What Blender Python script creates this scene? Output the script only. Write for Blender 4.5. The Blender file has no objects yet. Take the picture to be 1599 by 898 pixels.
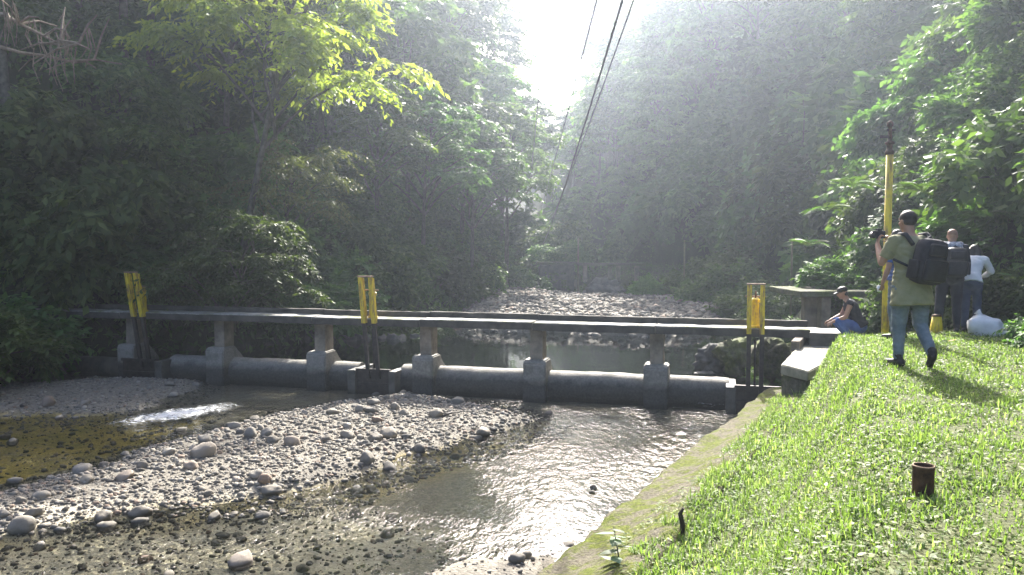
import bpy, bmesh, math, random
import numpy as np
from mathutils import Vector, Matrix, Euler, noise as mnoise

# ------------------------------------------------------------------ camera, sky, sun, exposure
SC = bpy.context.scene
COL = SC.collection
FPX, CX, CY, PITCH, CAMZ = 1255.0, 799.5, 449.0, math.radians(-3.15), 1.45
cam_d = bpy.data.cameras.new('camera'); cam = bpy.data.objects.new('camera', cam_d); COL.objects.link(cam)
cam.location = (0, 0, CAMZ); cam.rotation_euler = (math.radians(90) + PITCH, 0, 0)
cam_d.sensor_width = 36.0; cam_d.lens = 36.0 * FPX / 1599.0
cam_d.clip_start = 0.05; cam_d.clip_end = 1500
SC.camera = cam

SUN_EL, SUN_AZ = math.radians(37), math.radians(10)      # azimuth measured from +Y (ahead) to the right
world = bpy.data.worlds.new('World'); SC.world = world; world.use_nodes = True
wn = world.node_tree.nodes; wl = world.node_tree.links
sky = wn.new('ShaderNodeTexSky'); sky.sky_type = 'NISHITA'; sky.sun_disc = False
sky.sun_elevation = SUN_EL; sky.sun_rotation = SUN_AZ
sky.air_density = 0.55; sky.dust_density = 7.0; sky.ozone_density = 0.6; sky.altitude = 600
wn['Background'].inputs['Strength'].default_value = 0.15
wl.new(sky.outputs[0], wn['Background'].inputs['Color'])
sun_d = bpy.data.lights.new('sun', 'SUN'); sun_d.energy = 4.2; sun_d.angle = math.radians(0.6); sun_d.color = (1.0, 0.96, 0.89)
sun = bpy.data.objects.new('sun', sun_d); COL.objects.link(sun)
sdir = Vector((math.sin(SUN_AZ) * math.cos(SUN_EL), math.cos(SUN_AZ) * math.cos(SUN_EL), math.sin(SUN_EL)))
sun.rotation_euler = sdir.to_track_quat('Z', 'Y').to_euler(); sun.location = (10, 90, 70)
SC.view_settings.view_transform = 'Standard'; SC.view_settings.look = 'None'
SC.view_settings.exposure = 2.25; SC.view_settings.gamma = 1.0; SC.view_settings.use_curve_mapping = False
SC.cycles.max_bounces = 8; SC.cycles.diffuse_bounces = 3; SC.cycles.glossy_bounces = 3; SC.cycles.transmission_bounces = 4
SC.cycles.transparent_max_bounces = 10; SC.cycles.volume_bounces = 0
SC.cycles.caustics_reflective = False; SC.cycles.caustics_refractive = False
SC.cycles.sample_clamp_indirect = 6.0
HAZE_DENSITY, HAZE_ANISO = 0.0016, 0.79

random.seed(7); RNG = np.random.default_rng(11)

# ------------------------------------------------------------------ helpers
def ray(px, py):
    dx = (px - CX) / FPX; dz = (CY - py) / FPX
    return Vector((dx, math.cos(PITCH) - dz * math.sin(PITCH), math.sin(PITCH) + dz * math.cos(PITCH)))
def at(px, py, Y):
    r = ray(px, py); s = Y / r.y
    return Vector((r.x * s, Y, CAMZ + r.z * s))
def gr(px, py, z):
    r = ray(px, py); s = (z - CAMZ) / r.z
    return Vector((r.x * s, r.y * s, z))
def thing(name, label, cat, loc=(0, 0, 0), rotz=0, group=None):
    o = bpy.data.objects.new(name, None); COL.objects.link(o)
    o.empty_display_size = 0.1
    o.location = loc; o.rotation_euler = (0, 0, rotz)
    return tag(o, label, cat, group)
def tag(o, label=None, cat=None, group=None, kind=None):
    if label: o['label'] = label
    if cat: o['category'] = cat
    if group: o['group'] = group
    if kind: o['kind'] = kind
    return o
def mesh_np(name, v, f, smooth=True, rnd=None):
    """v (n,3), f (m,k) with one k for all faces"""
    v = np.ascontiguousarray(v, dtype=np.float32); f = np.ascontiguousarray(f, dtype=np.int32)
    me = bpy.data.meshes.new(name); n, k = f.shape
    me.vertices.add(len(v)); me.vertices.foreach_set('co', v.ravel())
    me.loops.add(n * k); me.loops.foreach_set('vertex_index', f.ravel())
    me.polygons.add(n); me.polygons.foreach_set('loop_start', np.arange(0, n * k, k, dtype=np.int32))
    me.polygons.foreach_set('use_smooth', np.full(n, smooth, dtype=bool))
    if rnd is not None:
        a = me.attributes.new('rnd', 'FLOAT', 'FACE'); a.data.foreach_set('value', np.asarray(rnd, dtype=np.float32))
    me.update(calc_edges=True)
    return me
class MB:
    """collects simple shapes into one mesh"""
    def __init__(s): s.v = []; s.f = []
    def add(s, vs, fs):
        b = len(s.v); s.v += [tuple(v) for v in vs]; s.f += [[b + i for i in f] for f in fs]; return s
    def box(s, c, size, rot=None, bev=0.0):
        bm = bmesh.new(); bmesh.ops.create_cube(bm, size=1.0)
        for v in bm.verts: v.co = Vector((v.co.x * size[0], v.co.y * size[1], v.co.z * size[2]))
        if bev: bmesh.ops.bevel(bm, geom=bm.edges[:] , offset=bev, segments=2, affect='EDGES', profile=0.6)
        m = (rot.to_matrix() if isinstance(rot, Euler) else rot) if rot is not None else Matrix.Identity(3)
        bm.verts.ensure_lookup_table(); bm.verts.index_update()
        s.add([m @ v.co + Vector(c) for v in bm.verts], [[v.index for v in f.verts] for f in bm.faces]); bm.free(); return s
    def tube(s, pts, rad, n=8, cap=True):
        pts = [Vector(p) for p in pts]; rings = []; prev = None
        if not hasattr(rad, '__len__'): rad = [rad] * len(pts)
        for i, p in enumerate(pts):
            t = (pts[min(i + 1, len(pts) - 1)] - pts[max(i - 1, 0)]).normalized()
            a = Vector((1, 0, 0)) if prev is None and abs(t.x) < 0.9 else (Vector((0, 1, 0)) if prev is None else prev)
            a = (a - t * a.dot(t)).normalized(); prev = a; b = t.cross(a)
            rings.append([p + (a * math.cos(2 * math.pi * k / n) + b * math.sin(2 * math.pi * k / n)) * rad[i] for k in range(n)])
        vs = [v for r in rings for v in r]; fs = []
        for i in range(len(pts) - 1):
            for k in range(n):
                fs.append([i * n + k, i * n + (k + 1) % n, (i + 1) * n + (k + 1) % n, (i + 1) * n + k])
        if cap: fs.append(list(range(n))[::-1]); fs.append([(len(pts) - 1) * n + k for k in range(n)])
        return s.add(vs, fs)
    def lathe(s, c, prof, n=16, cap=True):
        vs = []; fs = []
        for r, z in prof:
            for k in range(n): vs.append((c[0] + r * math.cos(2 * math.pi * k / n), c[1] + r * math.sin(2 * math.pi * k / n), c[2] + z))
        for i in range(len(prof) - 1):
            for k in range(n): fs.append([i * n + k, i * n + (k + 1) % n, (i + 1) * n + (k + 1) % n, (i + 1) * n + k])
        if cap: fs.append(list(range(n))[::-1]); fs.append([(len(prof) - 1) * n + k for k in range(n)])
        return s.add(vs, fs)
    def mesh(s, name, smooth=False):
        me = bpy.data.meshes.new(name); me.from_pydata(s.v, [], s.f)
        if smooth: me.polygons.foreach_set('use_smooth', [True] * len(me.polygons))
        me.update(); return me
def rough(me, amp=.008, cell=.16, chip=.02):
    """break up the ruler-straight edges of old concrete"""
    bm = bmesh.new(); bm.from_mesh(me)
    for _ in range(7):
        e = [e for e in bm.edges if e.calc_length() > cell * 1.6]
        if not e: break
        bmesh.ops.subdivide_edges(bm, edges=e, cuts=1, use_grid_fill=True)
    bm.normal_update()
    for v in bm.verts:
        p = v.co; n = mnoise.noise(p * 5) * amp + mnoise.noise(p * 14) * amp * .7
        k = mnoise.noise(p * 3.1 + Vector((7, 3, 1)))
        if k > .28: n -= chip * (k - .28) * 3
        v.co = p + v.normal * n
    bm.to_mesh(me); bm.free(); return me
def smooth_by_angle(me, deg=35):
    bm = bmesh.new(); bm.from_mesh(me)
    for f in bm.faces: f.smooth = True
    for e in bm.edges:
        e.smooth = not (len(e.link_faces) == 2 and e.calc_face_angle(0) > math.radians(deg))
    bm.to_mesh(me); bm.free(); return me
def put(name, me, mat, parent=None, world_coords=True):
    """link a mesh as an object; when the mesh is in world coordinates it is re-based on its parent / its own base"""
    o = bpy.data.objects.new(name, me); COL.objects.link(o)
    if mat is not None and len(me.materials) == 0: me.materials.append(mat)
    if parent is not None:
        o.parent = parent
        if world_coords:
            root = parent; loc = Vector(root.location)
            while root.parent is not None: root = root.parent; loc = loc + Vector(root.location)
            me.transform(Matrix.Translation(-loc))
    return o
def rebase(o):
    """origin of a one-mesh thing to the middle of its base"""
    me = o.data; co = np.empty(len(me.vertices) * 3, dtype=np.float32); me.vertices.foreach_get('co', co); co = co.reshape(-1, 3)
    b = Vector(((co[:, 0].min() + co[:, 0].max()) / 2, (co[:, 1].min() + co[:, 1].max()) / 2, co[:, 2].min()))
    me.transform(Matrix.Translation(-b)); o.location = b; return o
def copy_tree(o, parent=None):
    c = o.copy(); COL.objects.link(c); c.parent = parent
    for ch in list(o.children): copy_tree(ch, c)
    return c

# ------------------------------------------------------------------ materials
class NT:
    def __init__(s, name):
        s.m = bpy.data.materials.new(name); s.m.use_nodes = True; s.t = s.m.node_tree; s.n = s.t.nodes; s.l = s.t.links
        s.out = s.n['Material Output']; s.p = s.n['Principled BSDF']
    def new(s, t, **kw):
        n = s.n.new(t)
        for k, v in kw.items(): setattr(n, k, v)
        return n
    def link(s, a, b): s.l.new(a, b)
    def noise(s, scale, detail=6, rough=0.6, vec=None, dist=0.0):
        n = s.new('ShaderNodeTexNoise'); n.inputs['Scale'].default_value = scale; n.inputs['Detail'].default_value = detail
        n.inputs['Roughness'].default_value = rough; n.inputs['Distortion'].default_value = dist
        if vec is not None: s.link(vec, n.inputs['Vector'])
        return n.outputs['Fac']
    def ramp(s, fac, stops, interp='LINEAR'):
        r = s.new('ShaderNodeValToRGB'); r.color_ramp.interpolation = interp; e = r.color_ramp.elements
        while len(e) < len(stops): e.new(0.5)
        for i, (p, c) in enumerate(stops): e[i].position = p; e[i].color = (c[0], c[1], c[2], 1) if hasattr(c, '__len__') else (c, c, c, 1)
        s.link(fac, r.inputs[0]); return r.outputs[0]
    def mix(s, fac, a, b, mode='MIX'):
        m = s.new('ShaderNodeMixRGB', blend_type=mode)
        for i, x in ((0, fac), (1, a), (2, b)):
            if isinstance(x, (int, float)): m.inputs[i].default_value = x
            elif isinstance(x, tuple): m.inputs[i].default_value = (*x, 1)
            else: s.link(x, m.inputs[i])
        return m.outputs[0]
    def coord(s, which='Object'): return s.new('ShaderNodeTexCoord').outputs[which]
    def geo(s, which='Position'): return s.new('ShaderNodeNewGeometry').outputs[which]
    def attr(s, name): return s.new('ShaderNodeAttribute', attribute_name=name).outputs['Fac']
    def math(s, op, a, b=None):
        m = s.new('ShaderNodeMath', operation=op)
        for i, x in ((0, a), (1, b)):
            if x is None: continue
            if isinstance(x, (int, float)): m.inputs[i].default_value = x
            else: s.link(x, m.inputs[i])
        return m.outputs[0]
    def bump(s, h, strength=0.5, dist=0.02):
        b = s.new('ShaderNodeBump'); b.inputs['Strength'].default_value = strength; b.inputs['Distance'].default_value = dist
        s.link(h, b.inputs['Height']); s.link(b.outputs[0], s.p.inputs['Normal']); return b.outputs[0]
    def base(s, c, rough=0.8, spec=0.3):
        if isinstance(c, tuple): s.p.inputs['Base Color'].default_value = (*c, 1)
        else: s.link(c, s.p.inputs['Base Color'])
        if isinstance(rough, (int, float)): s.p.inputs['Roughness'].default_value = rough
        else: s.link(rough, s.p.inputs['Roughness'])
        s.p.inputs['Specular IOR Level'].default_value = spec
MAT = {}
def simple(name, a, b, scale=8, rough=0.8, bump=0.3, bdist=0.01, spec=0.3, metallic=0.0, lo=0.35, hi=0.65, world_pos=False):
    t = NT(name); v = t.geo() if world_pos else t.coord()
    n = t.noise(scale, 8, 0.65, v); t.base(t.ramp(n, [(lo, a), (hi, b)]), rough, spec)
    if bump: t.bump(t.noise(scale * 3, 6, 0.7, v), bump, bdist)
    t.p.inputs['Metallic'].default_value = metallic; MAT[name] = t.m; return t.m
def leafmat(name, dark, mid, light, trans=0.4, tcol=None, rough=0.58, spec=0.18, yellow=0.0):
    t = NT(name); r = t.attr('rnd'); oi = t.new('ShaderNodeObjectInfo').outputs['Random']
    c = t.ramp(r, [(0.0, dark), (0.55, mid), (1.0, light)])
    hs = t.new('ShaderNodeHueSaturation'); t.link(c, hs.inputs['Color'])
    t.link(t.math('ADD', t.math('MULTIPLY', oi, 0.05), 0.475), hs.inputs['Hue'])
    t.link(t.math('ADD', t.math('MULTIPLY', oi, 0.9), 0.55), hs.inputs['Value'])
    t.base(hs.outputs[0], rough, spec)
    tr = t.new('ShaderNodeBsdfTranslucent')
    t.link(t.mix(1.0, hs.outputs[0], tcol or (1.3, 1.5, 0.6), 'MULTIPLY'), tr.inputs['Color'])
    mx = t.new('ShaderNodeMixShader'); mx.inputs[0].default_value = trans
    t.link(t.p.outputs[0], mx.inputs[1]); t.link(tr.outputs[0], mx.inputs[2]); t.link(mx.outputs[0], t.out.inputs['Surface'])
    MAT[name] = t.m; return t.m

leafmat('leaf_dark', (.035, .062, .022), (.07, .115, .036), (.13, .185, .065), .4)
leafmat('weed_leaf', (.07, .11, .03), (.13, .18, .05), (.26, .30, .12), .35)
leafmat('leaf_mid', (.045, .078, .022), (.09, .145, .04), (.16, .225, .07), .42)
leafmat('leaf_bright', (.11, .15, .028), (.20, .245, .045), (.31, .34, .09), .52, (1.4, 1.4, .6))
leafmat('leaf_bush', (.05, .085, .025), (.085, .14, .04), (.15, .21, .07), .35)
leafmat('leaf_vine', (.035, .06, .02), (.07, .115, .034), (.15, .205, .068), .4)
leafmat('leaf_olive', (.07, .08, .03), (.11, .12, .045), (.17, .18, .07), .35)
leafmat('grass_blade', (.092, .14, .036), (.16, .222, .064), (.35, .39, .20), .5, (1.2, 1.3, .65), .5, .3)
leafmat('leaf_sapling', (.12, .17, .10), (.17, .23, .15), (.22, .28, .19), .4, (1.1, 1.2, .8))
leafmat('fern_leaf', (.04, .075, .02), (.07, .115, .03), (.10, .155, .045), .35)
simple('bark', (.045, .038, .03), (.13, .115, .09), 6, .9, .6, .02)
simple('bark_dead', (.12, .095, .065), (.26, .21, .15), 9, .9, .6, .01)
simple('concrete', (.12, .10, .075), (.27, .23, .175), 3.0, .9, .5, .008, world_pos=True)
simple('concrete_shade', (.030, .028, .024), (.085, .078, .064), 2.5, .9, .5, .01, world_pos=True)  # darkened concrete: backlit shade painted into the bridge's front faces
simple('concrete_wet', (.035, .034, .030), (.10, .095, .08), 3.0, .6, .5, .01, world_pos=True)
simple('concrete_light', (.17, .165, .13), (.32, .305, .25), 3.5, .9, .4, .006, world_pos=True)
simple('steel_dark', (.016, .014, .013), (.05, .04, .035), 9, .6, .3, .003, .4, .4)
simple('rust', (.025, .015, .010), (.12, .062, .032), 14, .85, .5, .004)
simple('rust_light', (.16, .10, .06), (.30, .21, .14), 14, .85, .5, .004)
simple('rock_dark', (.045, .045, .043), (.13, .125, .115), 3, .8, .6, .02, world_pos=True)
simple('wood_grey', (.10, .08, .055), (.24, .20, .14), 7, .9, .5, .006)
simple('plastic_white', (.62, .63, .64), (.80, .80, .80), 4, .5, .4, .02, .4)
simple('cable_black', (.012, .012, .013), (.03, .03, .03), 4, .5, 0)
simple('cloth_black', (.010, .011, .016), (.022, .023, .030), 20, .85, .4, .004)
simple('cloth_black_shiny', (.006, .007, .010), (.018, .019, .024), 16, .6, .5, .006)
simple('cloth_olive', (.19, .185, .10), (.25, .24, .135), 7, .9, .55, .012)
simple('cloth_denim', (.085, .115, .145), (.18, .22, .25), 6, .9, .6, .012)
simple('cloth_denim_dark', (.022, .034, .062), (.05, .07, .115), 6, .9, .6, .012)
simple('cloth_denim_blue', (.03, .07, .22), (.07, .13, .33), 7, .9, .6, .012)
simple('cloth_charcoal', (.012, .014, .022), (.026, .029, .040), 7, .9, .6, .012)
simple('cloth_white', (.52, .53, .54), (.70, .70, .70), 6, .9, .6, .015)
simple('cloth_maroon', (.05, .022, .020), (.09, .04, .035), 7, .8, .4, .01)
simple('skin', (.30, .165, .105), (.38, .22, .145), 9, .55, .15, .003)
simple('skin_dark', (.20, .105, .065), (.28, .155, .10), 9, .55, .15, .003)
simple('hair', (.006, .005, .005), (.022, .017, .014), 40, .5, .8, .006)
simple('shoe_black', (.008, .008, .009), (.02, .02, .02), 14, .6, .3, .004)
simple('eye_dark', (.01, .01, .01), (.02, .02, .02), 14, .2, 0)
def checked():
    t = NT('cloth_check'); v = t.coord(); ch = t.new('ShaderNodeTexChecker'); ch.inputs['Scale'].default_value = 28
    t.link(v, ch.inputs['Vector']); ch.inputs[1].default_value = (.45, .46, .48, 1); ch.inputs[2].default_value = (.05, .055, .07, 1)
    t.base(t.mix(t.noise(15, 4, .5, v), ch.outputs[0], (.3, .31, .33)), .9); MAT['cloth_check'] = t.m
checked()
def yellow():
    t = NT('paint_yellow'); v = t.geo()
    n = t.noise(9, 8, .7, v); st = t.new('ShaderNodeMapping'); st.inputs['Scale'].default_value = (14, 14, 2.2); t.link(v, st.inputs[0])
    streak = t.noise(1.0, 6, .7, st.outputs[0])
    c = t.ramp(n, [(.3, (.56, .41, .010)), (.7, (.72, .56, .025))])
    w = t.ramp(t.math('ADD', t.math('MULTIPLY', streak, .65), t.math('MULTIPLY', n, .35)), [(.46, 0.0), (.60, 1.0)])
    c = t.mix(w, c, t.ramp(n, [(.3, (.09, .05, .02)), (.7, (.24, .15, .06))]))
    t.base(c, .6, .4); t.bump(w, .3, .003); MAT['paint_yellow'] = t.m
yellow()
def stone():
    t = NT('river_stone'); oi = t.new('ShaderNodeObjectInfo').outputs['Random']; v = t.coord()
    isl = t.attr('rnd')
    k = t.math('FRACT', t.math('ADD', oi, isl))
    c = t.ramp(k, [(0, (.05, .046, .040)), (.25, (.14, .122, .095)), (.5, (.22, .193, .148)), (.72, (.15, .14, .122)), (.88, (.30, .273, .225)), (.96, (.20, .13, .085))])
    n = t.noise(6, 8, .7, t.geo()); c = t.mix(.28, c, t.ramp(n, [(.3, (.07, .064, .054)), (.7, (.30, .283, .25))]))
    # wet dark skirt where a stone stands in or near the water line
    z = t.new('ShaderNodeSeparateXYZ'); t.link(t.geo(), z.inputs[0])
    mr = t.new('ShaderNodeMapRange'); mr.inputs[1].default_value = -1.895; mr.inputs[2].default_value = -1.845; mr.inputs[3].default_value = .7; mr.inputs[4].default_value = 1.0; t.link(z.outputs['Z'], mr.inputs[0])
    c = t.mix(1.0, c, mr.outputs[0], 'MULTIPLY')
    t.base(c, .85, .3); t.bump(t.noise(28, 6, .7, t.geo()), .5, .008); MAT['river_stone'] = t.m
stone()
def ground():
    t = NT('ground'); v = t.geo()
    g = t.attr('gravel'); gs = t.attr('grass'); al = t.attr('algae')
    n1 = t.noise(1.2, 8, .65, v); n2 = t.noise(11, 8, .7, v)
    vo = t.new('ShaderNodeTexVoronoi'); vo.inputs['Scale'].default_value = 26; t.link(v, vo.inputs['Vector'])
    forest = t.ramp(n1, [(.3, (.028, .026, .016)), (.55, (.035, .048, .018)), (.75, (.06, .05, .03))])
    grav = t.mix(.55, t.ramp(vo.outputs['Color'], [(.1, (.07, .063, .05)), (.9, (.25, .228, .185))]), t.ramp(n2, [(.3, (.08, .073, .06)), (.7, (.22, .20, .163))]))
    alg = t.mix(t.ramp(t.noise(3.2, 8, .75, v), [(.42, 0.0), (.60, 1.0)]), (.30, .225, .05), (.13, .11, .03))
    alg = t.mix(.35, alg, t.ramp(n2, [(.3, (.07, .06, .02)), (.7, (.36, .29, .10))]))
    lawn = t.ramp(n2, [(.3, (.035, .040, .014)), (.6, (.075, .085, .026)), (.8, (.11, .095, .05))])
    c = t.mix(gs, forest, lawn); c = t.mix(g, c, grav); c = t.mix(t.attr('sand'), c, t.ramp(n2, [(.3, (.24, .215, .165)), (.7, (.46, .425, .345))])); c = t.mix(al, c, alg)
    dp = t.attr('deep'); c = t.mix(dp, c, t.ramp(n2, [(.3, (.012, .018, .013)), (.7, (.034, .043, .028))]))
    t.base(c, .9, .25); t.bump(t.math('ADD', n2, t.math('MULTIPLY', vo.outputs['Distance'], -.6)), .6, .04); MAT['ground'] = t.m
ground()
def moss():
    t = NT('mossy_concrete'); v = t.geo(); n = t.noise(2.0, 9, .75, v, .4); n2 = t.noise(30, 6, .7, v)
    con = t.ramp(n2, [(.3, (.055, .048, .034)), (.7, (.19, .17, .125))])
    ms = t.ramp(n2, [(.3, (.035, .05, .008)), (.55, (.10, .12, .014)), (.78, (.22, .22, .03))])
    n3 = t.noise(6.5, 8, .75, v, .5); mk = t.math('ADD', t.math('MULTIPLY', n, .6), t.math('MULTIPLY', n3, .4))
    t.base(t.mix(t.ramp(mk, [(.46, 0.0), (.54, 1.0)]), con, ms), .95, .15)
    t.bump(t.math('ADD', n2, n), .9, .04); MAT['mossy_concrete'] = t.m
    t = NT('mossy_dark'); v = t.geo(); n = t.noise(1.6, 8, .7, v); n2 = t.noise(12, 8, .7, v)
    c = t.mix(t.ramp(n, [(.42, 0.0), (.6, 1.0)]), t.ramp(n2, [(.3, (.05, .047, .038)), (.7, (.15, .14, .115))]), t.ramp(n2, [(.3, (.045, .06, .02)), (.7, (.13, .15, .05))]))
    t.base(c, .9, .2); t.bump(n2, .7, .03); MAT['mossy_dark'] = t.m
    t = NT('deck_concrete'); v = t.geo(); n = t.noise(2.2, 8, .7, v); n2 = t.noise(18, 8, .7, v)
    c = t.mix(t.ramp(n, [(.48, 0.0), (.62, 1.0)]), t.ramp(n2, [(.3, (.16, .155, .14)), (.7, (.36, .345, .31))]), t.ramp(n2, [(.3, (.07, .08, .03)), (.7, (.16, .17, .06))]))
    t.base(c, .85, .3); t.bump(n2, .6, .012); MAT['deck_concrete'] = t.m
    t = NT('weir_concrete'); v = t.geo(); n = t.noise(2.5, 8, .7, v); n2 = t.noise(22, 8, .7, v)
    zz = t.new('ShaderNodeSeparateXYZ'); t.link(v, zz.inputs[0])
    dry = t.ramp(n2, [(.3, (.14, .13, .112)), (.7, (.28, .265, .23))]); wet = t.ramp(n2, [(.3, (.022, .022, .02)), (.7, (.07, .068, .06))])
    wl_ = t.math('ADD', zz.outputs['Z'], t.math('MULTIPLY', t.math('ADD', n, t.math('MULTIPLY', t.noise(7, 6, .7, v), .5)), .30))         # splash line: dark wet algae stain below, raised to also paint the face's shade
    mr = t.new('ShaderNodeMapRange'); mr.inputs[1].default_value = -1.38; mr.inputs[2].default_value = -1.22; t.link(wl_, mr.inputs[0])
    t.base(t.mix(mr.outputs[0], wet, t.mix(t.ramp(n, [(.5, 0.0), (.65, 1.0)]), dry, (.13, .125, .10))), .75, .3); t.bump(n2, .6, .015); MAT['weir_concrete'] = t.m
moss()
def water(name, tint, ripple, scale, stretch=(1, 1, 1), rough=0.03):
    t = NT(name); v = t.geo()
    mp = t.new('ShaderNodeMapping'); mp.inputs['Scale'].default_value = stretch; mp.inputs['Rotation'].default_value = (0, 0, math.radians(-28)); t.link(v, mp.inputs[0])
    h = t.math('ADD', t.noise(scale, 3, .55, mp.outputs[0], .3), t.math('MULTIPLY', t.noise(scale * 3.3, 3, .5, mp.outputs[0], .4), .38))
    patch = t.ramp(t.noise(.55, 3, .5, v), [(.38, .18), (.62, 1.0)])
    b = t.new('ShaderNodeBump'); b.inputs['Distance'].default_value = ripple; t.link(h, b.inputs['Height']); t.link(patch, b.inputs['Strength'])
    fr = t.new('ShaderNodeFresnel'); fr.inputs['IOR'].default_value = 1.33; t.link(b.outputs[0], fr.inputs['Normal'])
    gl = t.new('ShaderNodeBsdfGlossy'); gl.inputs['Roughness'].default_value = rough; t.link(b.outputs[0], gl.inputs['Normal'])
    gl.inputs['Color'].default_value = (1, 1, 1, 1)
    tr = t.new('ShaderNodeBsdfTransparent'); tr.inputs['Color'].default_value = (*tint, 1)
    mx = t.new('ShaderNodeMixShader'); t.link(fr.outputs[0], mx.inputs[0]); t.link(tr.outputs[0], mx.inputs[1]); t.link(gl.outputs[0], mx.inputs[2])
    t.link(mx.outputs[0], t.out.inputs['Surface']); MAT[name] = t.m
water('river_water', (.90, .91, .84), .042, 7.0, (1.0, .55, 1))
water('pool_water', (.60, .68, .56), .006, 3.0, (1, .5, 1))
def foam():
    t = NT('foam'); v = t.geo(); mp = t.new('ShaderNodeMapping'); mp.inputs['Scale'].default_value = (2.2, 5, 5); mp.inputs['Rotation'].default_value = (0, 0, math.radians(-20)); t.link(v, mp.inputs[0])
    n = t.noise(4.0, 9, .8, mp.outputs[0], .8); f = t.attr('dens')
    a = t.ramp(t.math('ADD', n, t.math('MULTIPLY', f, .42)), [(.72, 0.0), (.84, .9)])
    t.base((.75, .77, .78), .5, .4); t.bump(n, .8, .05)
    tr = t.new('ShaderNodeBsdfTransparent'); mx = t.new('ShaderNodeMixShader'); t.link(a, mx.inputs[0]); t.link(tr.outputs[0], mx.inputs[1]); t.link(t.p.outputs[0], mx.inputs[2])
    t.link(mx.outputs[0], t.out.inputs['Surface']); MAT['foam'] = t.m
foam()

# ------------------------------------------------------------------ the lie of the land
WD = np.array((.478, .878)); WN = np.array((.878, -.478)); E0 = np.array((.26, 6.6))       # retaining wall: foot line, direction, inward normal
B0 = np.array((5.85, 15.8)); BD = np.array((-.9655, .2604)); BQ = np.array((.2604, .9655))  # footbridge: right end, direction, upstream normal
ZDN, ZUP, ZDECK = -1.90, -1.56, -0.25
def interp(y, pts): p = np.array(pts, float); return np.interp(y, p[:, 0], p[:, 1])
XL_ = [(-40, -18), (0, -16), (14, -15), (18, -13.6), (20.5, -12.2), (22.5, -8.6), (24.5, -5.6), (30, -3.4), (38, -1.9), (46, -.8), (52, 1.0), (60, 1.6), (80, 0.5), (120, -5), (260, -25)]
XR_ = [(-40, -25.1), (6.6, .26), (15.6, 5.16), (17, 5.9), (20, 6.7), (26, 8.0), (32, 9.6), (36, 9.8), (42, 8.9), (46, 7.6), (52, 4.6), (60, 3.6), (80, 3.5), (120, -1), (260, -20)]
XH_ = [(-40, 13), (0, 11.2), (8, 10.0), (13, 9.2), (18, 9.0), (24, 10.6), (30, 12.6), (38, 13.4), (46, 11.6), (54, 8.4), (62, 5.6), (80, 5.2), (120, 1.5), (260, -16)]
def vnoise(x, y, s, seed=0.0):
    """cheap smooth noise from sines, vectorised"""
    x = np.asarray(x) * s + seed; y = np.asarray(y) * s - seed * 1.7
    return (np.sin(x * 1.3 + 1.7 * np.sin(y * .9 + 1.1)) + np.sin(y * 1.7 + 1.3 * np.sin(x * 1.1 + .4)) + .6 * np.sin(2.7 * x - 1.9 * y + 2.2 * np.sin(x * .7 - y * .5))) / 2.6
def poly_sd(x, y, poly):
    """signed distance to a polygon, negative inside"""
    x = np.asarray(x, float); y = np.asarray(y, float); P = np.array(poly, float); d = np.full(x.shape, 1e9); ins = np.zeros(x.shape, bool)
    for i in range(len(P)):
        a = P[i]; b = P[(i + 1) % len(P)]; e = b - a; wx = x - a[0]; wy = y - a[1]
        t = np.clip((wx * e[0] + wy * e[1]) / (e @ e), 0, 1); d = np.minimum(d, (wx - e[0] * t) ** 2 + (wy - e[1] * t) ** 2)
        c = ((a[1] <= y) & (b[1] > y)) | ((b[1] <= y) & (a[1] > y))
        with np.errstate(divide='ignore', invalid='ignore'):
            xi = a[0] + (y - a[1]) / (b[1] - a[1] if b[1] != a[1] else 1e-9) * e[0]
        ins ^= c & (x < xi)
    return np.where(ins, -1, 1) * np.sqrt(d)
def sstep(a, b, x): t = np.clip((x - a) / (b - a), 0, 1); return t * t * (3 - 2 * t)
def poly_px(pts, z): return [tuple(gr(px, py, z))[:2] for px, py in pts]
BAR_MAIN = poly_px([(862, 652), (800, 633), (720, 618), (640, 611), (560, 618), (450, 636), (385, 655), (300, 668), (240, 690), (170, 715), (90, 740), (-60, 768), (-200, 800), (-200, 850), (0, 828), (100, 812), (200, 800), (290, 792), (430, 785), (520, 770), (570, 745), (650, 715), (760, 690), (850, 664)], -1.85)
BAR_LEFT = poly_px([(-200, 604), (60, 596), (150, 588), (250, 587), (322, 594), (295, 614), (215, 641), (110, 648), (-60, 642), (-250, 640)], -1.85)
BAR_NEAR = poly_px([(500, 960), (560, 905), (600, 874), (700, 848), (800, 848), (880, 836), (930, 850), (900, 930), (800, 1000)], -1.85)
BAR_UP = poly_px([(745, 452), (820, 459), (900, 468), (1000, 470), (1100, 470), (1150, 482), (1150, 500), (1110, 520), (1040, 528), (950, 526), (870, 521), (800, 522), (740, 518), (700, 512), (725, 488)], -1.56)
NEARSH = poly_px([(-300, 840), (250, 800), (520, 785), (640, 830), (560, 880), (420, 960), (-300, 980)], -1.95)
BARS = [(BAR_MAIN, -1.79), (BAR_LEFT, -1.78), (BAR_NEAR, -1.83), (BAR_UP, -1.18)]
def uv_wall(x, y): return (x - E0[0]) * WN[0] + (y - E0[1]) * WN[1], (x - E0[0]) * WD[0] + (y - E0[1]) * WD[1]
def wall_top(u): return -1.27 + .30 * sstep(.1, .95, u)
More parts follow.
